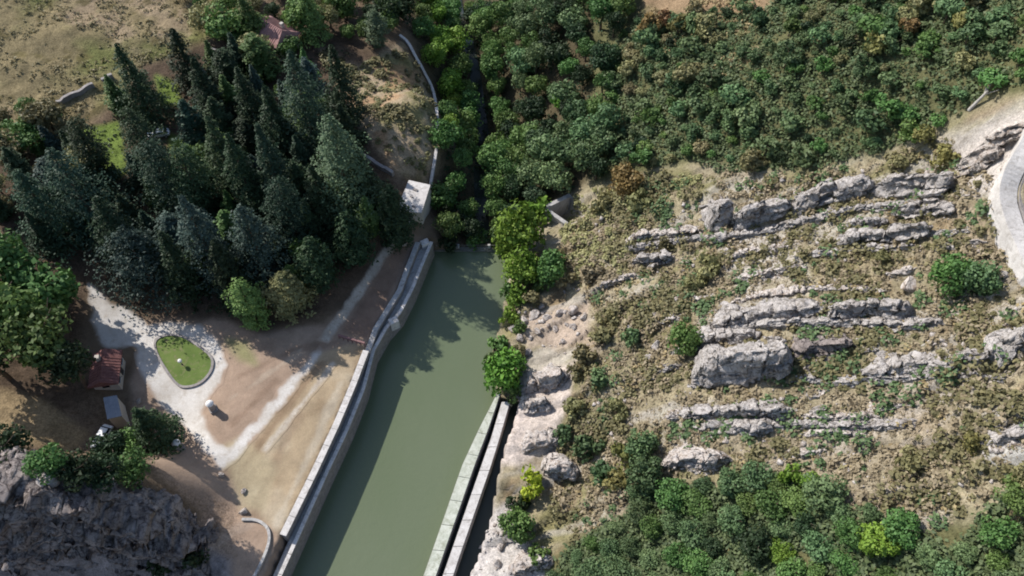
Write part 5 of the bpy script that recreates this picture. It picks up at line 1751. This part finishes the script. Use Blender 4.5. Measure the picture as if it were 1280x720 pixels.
# ---- bushes one can point at
BU = [  # x, y, radius px, leaf, label
    (648, 292, 36, 'bright', 'big bright green tree-like bush at the far right corner of the lake'),
    (652, 338, 28, 'bright', 'bright green bush at the waterline right of the dam'),
    (688, 336, 26, 'green', 'rounded green bush beside the bright ones at the lake'),
    (648, 368, 18, 'bright', 'small bright bush above the reddish bluff'),
    (632, 462, 32, 'bright', 'green bush over the water at the end of the channel walls'),
    (622, 430, 18, 'green', 'small green bush at the waterline under the reddish bluff'),
    (612, 480, 16, 'bright', 'bright green tuft where the channel wall begins'),
    (662, 600, 22, 'lime', 'lime green bush under the jutting slab'),
    (645, 655, 26, 'green', 'dark green bush beside the white broken rocks'),
    (670, 690, 20, 'green', 'green bush at the bottom edge beside the white rocks'),
    (648, 622, 18, 'dark', 'dark bush below the lime green one'),
    (852, 424, 24, 'green', 'green bush left of the whale-backed boulder'),
    (1180, 345, 30, 'green', 'big green bush right of the rounded whitish boulder'),
    (1215, 352, 26, 'oak', 'grey-green bush joined to the big one under the road'),
    (880, 330, 22, 'olive', 'olive bush below the upright split block'),
    (868, 350, 16, 'olive', 'smaller olive bush under the olive one'),
    (735, 555, 22, 'oak', 'grey-green bush on the slope right of the pink rock face'),
    (755, 585, 20, 'oak', 'grey-green bush lower down the same slope'),
    (800, 555, 24, 'oak', 'tall grey-green bush left of the lowest brown ledge'),
    (806, 590, 26, 'oak', 'thick grey-green bush at the tip of the lower wood'),
    (770, 510, 18, 'olive', 'olive bush left of the lower knobbly ledge'),
    (778, 565, 22, 'yellow', 'tawny yellow bush between the grey-green ones'),
    (770, 600, 20, 'yellow', 'tawny yellow bush under the other tawny one'),
    (1210, 548, 20, 'yellow', 'yellow bush beside the grey scree'),
    (1132, 572, 22, 'olive', 'olive bush in the stony lower slope'),
    (985, 592, 20, 'bright', 'bright bush at the upper edge of the lower wood'),
    (780, 228, 24, 'orange', 'tawny brown bush at the lower edge of the gorge wood'),
    (800, 250, 20, 'olive', 'olive-brown bush left of the sloping pale slab'),
    (750, 250, 18, 'olive', 'olive bush right of the roofless enclosure'),
    (1175, 195, 20, 'yellow', 'yellowish bush above the flat-topped block'),
    (1120, 205, 16, 'olive', 'olive bush above the right end of the highest rock band'),
    (940, 205, 18, 'olive', 'olive bush above the long dark-faced block'),
    (830, 305, 14, 'olive', 'small olive bush under the sloping pale slab'),
    (1100, 320, 16, 'olive', 'olive bush under the long grey ledge'),
    (750, 420, 18, 'olive', 'olive bush right of the reddish bluff'),
    (740, 340, 18, 'dry', 'dry brown bush on the slope right of the lakeside bushes'),
    (92, 614, 15, 'yellow', 'round pale olive bush on top of the dark crag'),
    (245, 690, 22, 'dark', 'dark bush at the right foot of the crag'),
    (205, 700, 18, 'dark', 'dark bush under the crag near the bottom edge'),
    (700, 320, 14, 'olive', 'small olive bush above the rounded green one'),
    (672, 262, 22, 'bright', 'bright bush in front of the roofless enclosure'),
    (634, 308, 17, 'bright', 'bright bush overhanging the water beside the dam end'),
    (640, 362, 16, 'green', 'green bush at the waterline in the bright strip'),
    (636, 392, 15, 'bright', 'small bright bush at the lower end of the bright strip by the water'),
    (664, 352, 18, 'green', 'green bush behind the bright strip by the water'),
    (662, 372, 14, 'olive', 'olive bush at the top of the reddish bluff'),
    (706, 344, 17, 'olive', 'olive bush on the slope above the reddish bluff'),
    (618, 448, 15, 'green', 'small green bush over the water left of the channel end bush'),
    (646, 440, 15, 'olive', 'olive bush between the bluff and the channel end'),
    (562, 302, 15, 'dark', 'dark bush leaning on the left half of the dam'),
    (598, 298, 17, 'green', 'green bush leaning on the middle of the dam'),
    (618, 296, 16, 'dark', 'dark bush at the right half of the dam'),
    (730, 440, 17, 'olive', 'olive bush at the right foot of the bluff'),
    (722, 462, 15, 'olive', 'olive bush right of the pale pinkish slab'),
    (718, 505, 18, 'olive', 'olive bush on the right edge of the pinkish slab'),
    (706, 540, 16, 'oak', 'grey-green bush right of the smooth pinkish face'),
    (745, 470, 17, 'oak', 'grey-green bush in the dry grass above the pale slab'),
    (762, 395, 16, 'olive', 'olive bush in the dry slope behind the bluff'),
    (790, 420, 15, 'oak', 'grey-green bush beside the pale upright boulder'),
    (650, 408, 12, 'green', 'small green bush caught between the white blocks of the bluff'),
    (640, 486, 18, 'green', 'green bush filling the corner above the second channel wall'),
    (580, 275, 20, 'pale', 'pale green bush just behind the dam'),
    (555, 282, 15, 'olive', 'olive bush behind the left end of the dam'),
    (1270, 600, 24, 'olive', 'olive bush at the right edge above the lower wood'),
]
for tx, ty, rp_, leaf, lb in BU:
    B = G(tx, ty + rp_ * 0.45)
    R = rp_ * float((B - CAM) @ FWD) / F
    bush(B, R, R * 1.35, leaf, lb, None, meshes=BROAD[:3] if rp_ > 23 else BUSH)

# bare tree trunk leaning on the upper slope
q = G(1211, 138); q2 = G(1226, 128)
dt = empty('dead_tree', tuple(q), 0, 'bare bleached trunk leaning at the edge of the upper wood', 'tree')
mb = MB(); dv = q2 - q
mb.tube((0, 0, 0), (dv[0] * 1.0, dv[1] * 1.0, dv[2] + 2.2), 0.28, 0.16, 8)
mb.build('trunk', DEADWOOD, dt)
for a_, b_, c_ in ((0.7, 0.9, 1.5), (1.4, -0.4, 1.2), (0.1, 1.2, 1.9)):
    mb = MB(); s_ = np.array((dv[0] * 0.8, dv[1] * 0.8, dv[2] * 0.8 + 1.8)); mb.tube(s_, s_ + np.array((a_, b_, c_)), 0.12, 0.03, 6); mb.build('limb', DEADWOOD, dt)

# dry-stone wall fragment crossing the meadow foot
for cr, lb in (([(72, 130), (90, 122), (118, 108)], 'dark broken dry-stone wall at the foot of the meadow'), ([(128, 102), (142, 97)], 'short stub of dry-stone wall on the meadow edge'),
               ([(444, 192), (470, 206), (492, 220)], 'low stone wall in shade on the slope above the white hut'), ([(262, 62), (280, 72), (296, 82)], 'pale stone wall below the bright trees at the top of the wood')):
    pl_ = resamp([tuple(G(a, b_)[:2]) for a, b_ in cr], 0.7)
    zz = np.array([float(HT(*p)) for p in pl_]) + 0.9 + 0.25 * vnoise(np.arange(len(pl_)) * 0.9, np.zeros(len(pl_)), 0, 5)
    mb = MB(); solid_strip(mb, offset(pl_, -0.35), offset(pl_, 0.35), list(zz), list(zz - 1.8))
    tag(mb.build('stone_wall', STONEW, None, 0.06), lb, 'wall')


# ---- low scrub and dry tussocks nobody could count
def tuft_field(name, polys, n_, smin, smax, leaf, label, seed, qn=9, thr=-0.1, nseed=160, cat='scrub'):
    r = np.random.default_rng(seed)
    Cs, Ns, Ss, Ts = [], [], [], []
    for poly, share in polys:
        wp = [tuple(G(a, b_)[:2]) for a, b_ in poly]
        A_ = np.array(wp)
        want, k = int(n_ * share), 0
        tries = 0
        while k < want and tries < 400:
            tries += 1
            p = r.uniform(A_.min(0), A_.max(0), (500, 2))
            p = p[poly_sd(p[:, 0], p[:, 1], wp) > 0]
            d_ = fbm(p[:, 0] * 0.14, p[:, 1] * 0.2, oct=3, seed=nseed)
            p = p[d_ > thr + r.uniform(-0.25, 0.25, len(p))][:want - k]
            k += len(p)
            if not len(p): continue
            zz = HT(p[:, 0], p[:, 1])
            s = smin + (smax - smin) * r.random(len(p)) ** 2.2
            for _ in range(qn):
                d3 = r.normal(size=(len(p), 3)); d3[:, 2] = np.abs(d3[:, 2]); d3 /= np.linalg.norm(d3, axis=1)[:, None]
                rr = r.uniform(0.5, 1, len(p)) * s
                Cs.append(np.column_stack([p, zz]) + d3 * rr[:, None] * np.array([1, 1, 0.8])); Ns.append(d3 * np.array([0.6, 0.6, 0.6]) + np.array([-0.25, 0.15, 0.8])); Ss.append(np.minimum(s * 0.42, 0.36)); Ts.append(np.clip(r.random(len(p)), 0, 1))
    c, n3, s, ts = np.vstack(Cs), np.vstack(Ns), np.concatenate(Ss), np.concatenate(Ts)
    V, Fq = leaf_quads(c, n3, s, r)
    o = mesh_obj(name, V, Fq, LEAF[leaf], tint=np.repeat(np.stack([ts] * 3, 1), 4, 0))
    return tag(o, label, cat, kind='stuff')


HILL2 = [(700, 300), (760, 235), (880, 218), (1000, 222), (1100, 195), (1190, 165), (1230, 215), (1250, 300), (1290, 360), (1290, 600), (1180, 660), (1060, 640), (1000, 595), (840, 595), (800, 620), (720, 680), (690, 640),
         (700, 560), (730, 480), (750, 420), (740, 380), (710, 350)]
tuft_field('dry_scrub', [(HILL2, 1.0)], 1300, 0.4, 1.5, 'dry', 'tawny dry scrub covering the rocky hillside', 21, thr=0.0, qn=26)
tuft_field('olive_scrub', [(HILL2, 0.9), ([(400, 65), (455, 85), (505, 60), (545, 118), (545, 190), (500, 200), (440, 120)], 0.1)], 1000, 0.5, 2.1, 'olive', 'olive green low scrub dotted over the rocky hillside', 22, thr=0.12, nseed=171, qn=46)
tuft_field('brown_scrub', [([(770, 10), (960, -10), (975, 30), (930, 110), (860, 110), (800, 30)], 0.6), (HILL2, 0.4)], 700, 0.4, 1.3, 'old', 'rust brown low scrub in patches of the hillside', 23, thr=0.1, nseed=181)
tuft_field('meadow_tussocks', [([(-40, -20), (300, -20), (250, 50), (170, 85), (90, 160), (-40, 210)], 1.0)], 1300, 0.25, 0.8, 'olive', 'small dark tussocks dotted over the sloping meadow', 24, thr=0.0, nseed=191, cat='tussocks')
tuft_field('wood_undergrowth', [([(0, 200), (130, 150), (200, 100), (300, 60), (440, 60), (480, 190), (490, 260), (440, 330), (300, 400), (200, 390), (100, 350), (0, 330)], 1.0)], 900, 0.3, 1.2, 'dark', 'dark undergrowth between the conifers', 25, thr=-0.3, cat='undergrowth')
tuft_field('wood_understorey', [(WOOD, 0.62), (LOW, 0.38)], 7500, 0.5, 1.6, 'under', 'low green understorey filling the woods on the rocky hillside', 26, thr=-0.6, nseed=201, qn=14, cat='undergrowth')
tuft_field('gorge_understorey', [(GORGE, 1.0)], 900, 0.5, 1.6, 'dark', 'dark understorey on the floor of the gorge', 27, thr=-0.5, nseed=211, cat='undergrowth')
tuft_field('tawny_scrub', [([(715, 250), (760, 232), (800, 215), (885, 222), (800, 290), (775, 345), (720, 350), (700, 300)], 1.0)], 260, 0.5, 1.6, 'olive', 'tall tawny scrub between the roofless enclosure and the rocks', 28, thr=-0.3, nseed=221, qn=34)
tuft_field('green_scrub', [(HILL2, 1.0)], 460, 0.5, 2.0, 'oak', 'grey green shrublets scattered among the dry scrub', 29, thr=0.12, nseed=231, qn=34)
tuft_field('slope_scrub', [([(395, 62), (455, 80), (505, 58), (545, 118), (545, 190), (530, 225), (480, 190), (430, 120)], 1.0)], 170, 0.4, 1.3, 'olive', 'olive scrub dotted over the bare slope inside the parapet', 30, thr=-0.3, nseed=241, qn=26)
EXTRA = [([(0, 150), (60, 140), (115, 175), (120, 235), (60, 260), (0, 270)], 4.2, ['olive', 'green', 'olive', 'dark'], 'low mixed tree in the belt between the meadow and the conifers', 'low trees under the meadow', (1.5, 2.8)),
         ([(230, 0), (330, -10), (480, -10), (490, 40), (440, 62), (390, 40), (330, 75), (280, 55)], 4.0, ['green', 'olive', 'green', 'dark'], 'bushy tree in the upper belt around the pink-roofed house', 'trees around the pink-roofed house', (1.6, 2.9)),
         ([(120, 180), (300, 90), (440, 150), (480, 260), (400, 330), (200, 345), (110, 330), (60, 290)], 4.6, ['dark', 'dark', 'green'], 'dim undergrowth tree filling the shaded conifer wood', 'shaded trees under the conifers', (1.8, 2.8))]
for pl, sp, lv, lb, gr, (r0, r1) in EXTRA:
    for p in scatter(pl, sp, 61):
        z_ = float(HT(p[0], p[1])); u, v_, d_ = (float(q) for q in proj(p[0], p[1], z_))
        if math.hypot(u - 345, v_ - 50) < 24 or math.hypot(u - 200, v_ - 166) < 18 or (190 < u < 250 and 85 < v_ < 210) or (105 < u < 160 and 150 < v_ < 225): continue
        R = random.uniform(r0, r1)
        broad_tree((p[0], p[1], z_), R, R * random.uniform(1.6, 2.3), random.choice(lv), lb, gr)
tuft_field('dry_grass', [(HILL2, 1.0)], 14000, 0.14, 0.55, 'dry', 'straw coloured dry grass tufts all over the rocky hillside', 31, thr=-0.4, nseed=251, qn=6, cat='grass')
# more conifers packed between the named ones
_have = [tuple(o.location[:2]) for o in COL.objects if o.name.startswith('conifer_tree')]
FILLC = [conifer_mesh(800 + k, 22, 12.0, 2.6, ('cone', 'cone', 'spread', 'column', 'cone')[k], leaf=0.28, dens=30, droop=0.25) for k in range(5)]
FTR = [trunk_mesh(830, 1.0, 0.02, 1, 0.05)]
for p in scatter([(0, 205), (90, 175), (170, 110), (240, 90), (330, 85), (400, 100), (450, 190), (490, 270), (440, 320), (330, 385), (240, 375), (160, 350), (110, 330), (0, 320)], 4.9, 63):
    z_ = float(HT(p[0], p[1])); u, v_, d_ = (float(q) for q in proj(p[0], p[1], z_))
    if (190 < u < 250 and 85 < v_ < 205) or (105 < u < 160 and 150 < v_ < 225) or min(math.hypot(p[0] - q[0], p[1] - q[1]) for q in _have) < 2.6: continue
    if (u > 470 and v_ > 215) or (u > 380 and v_ > 300) or v_ > 362: continue
    k = random.randrange(5)
    h = random.uniform(6.5, 11.5); f_ = h / 12.0
    e = empty('conifer_tree', (p[0], p[1], z_), random.uniform(0, 6), 'lesser conifer hemmed in by the taller ones of the dark wood', 'tree', 'lesser conifers filling the wood')
    put('trunk', FTR[0], e, None, (h * .8, h * .8, h * .9))
    put('crown', FILLC[k], e, LEAF[random.choice(('dark', 'teal', 'dark', 'green', 'blue'))], (f_ * random.uniform(1.2, 1.6), f_ * random.uniform(1.2, 1.6), f_), 0.2)
tuft_field('low_shrublets', [(HILL2, 1.0)], 1800, 0.2, 0.75, 'olive', 'low olive shrublets mixed into the dry grass of the rocky hillside', 32, thr=-0.1, nseed=261, qn=10, cat='scrub')
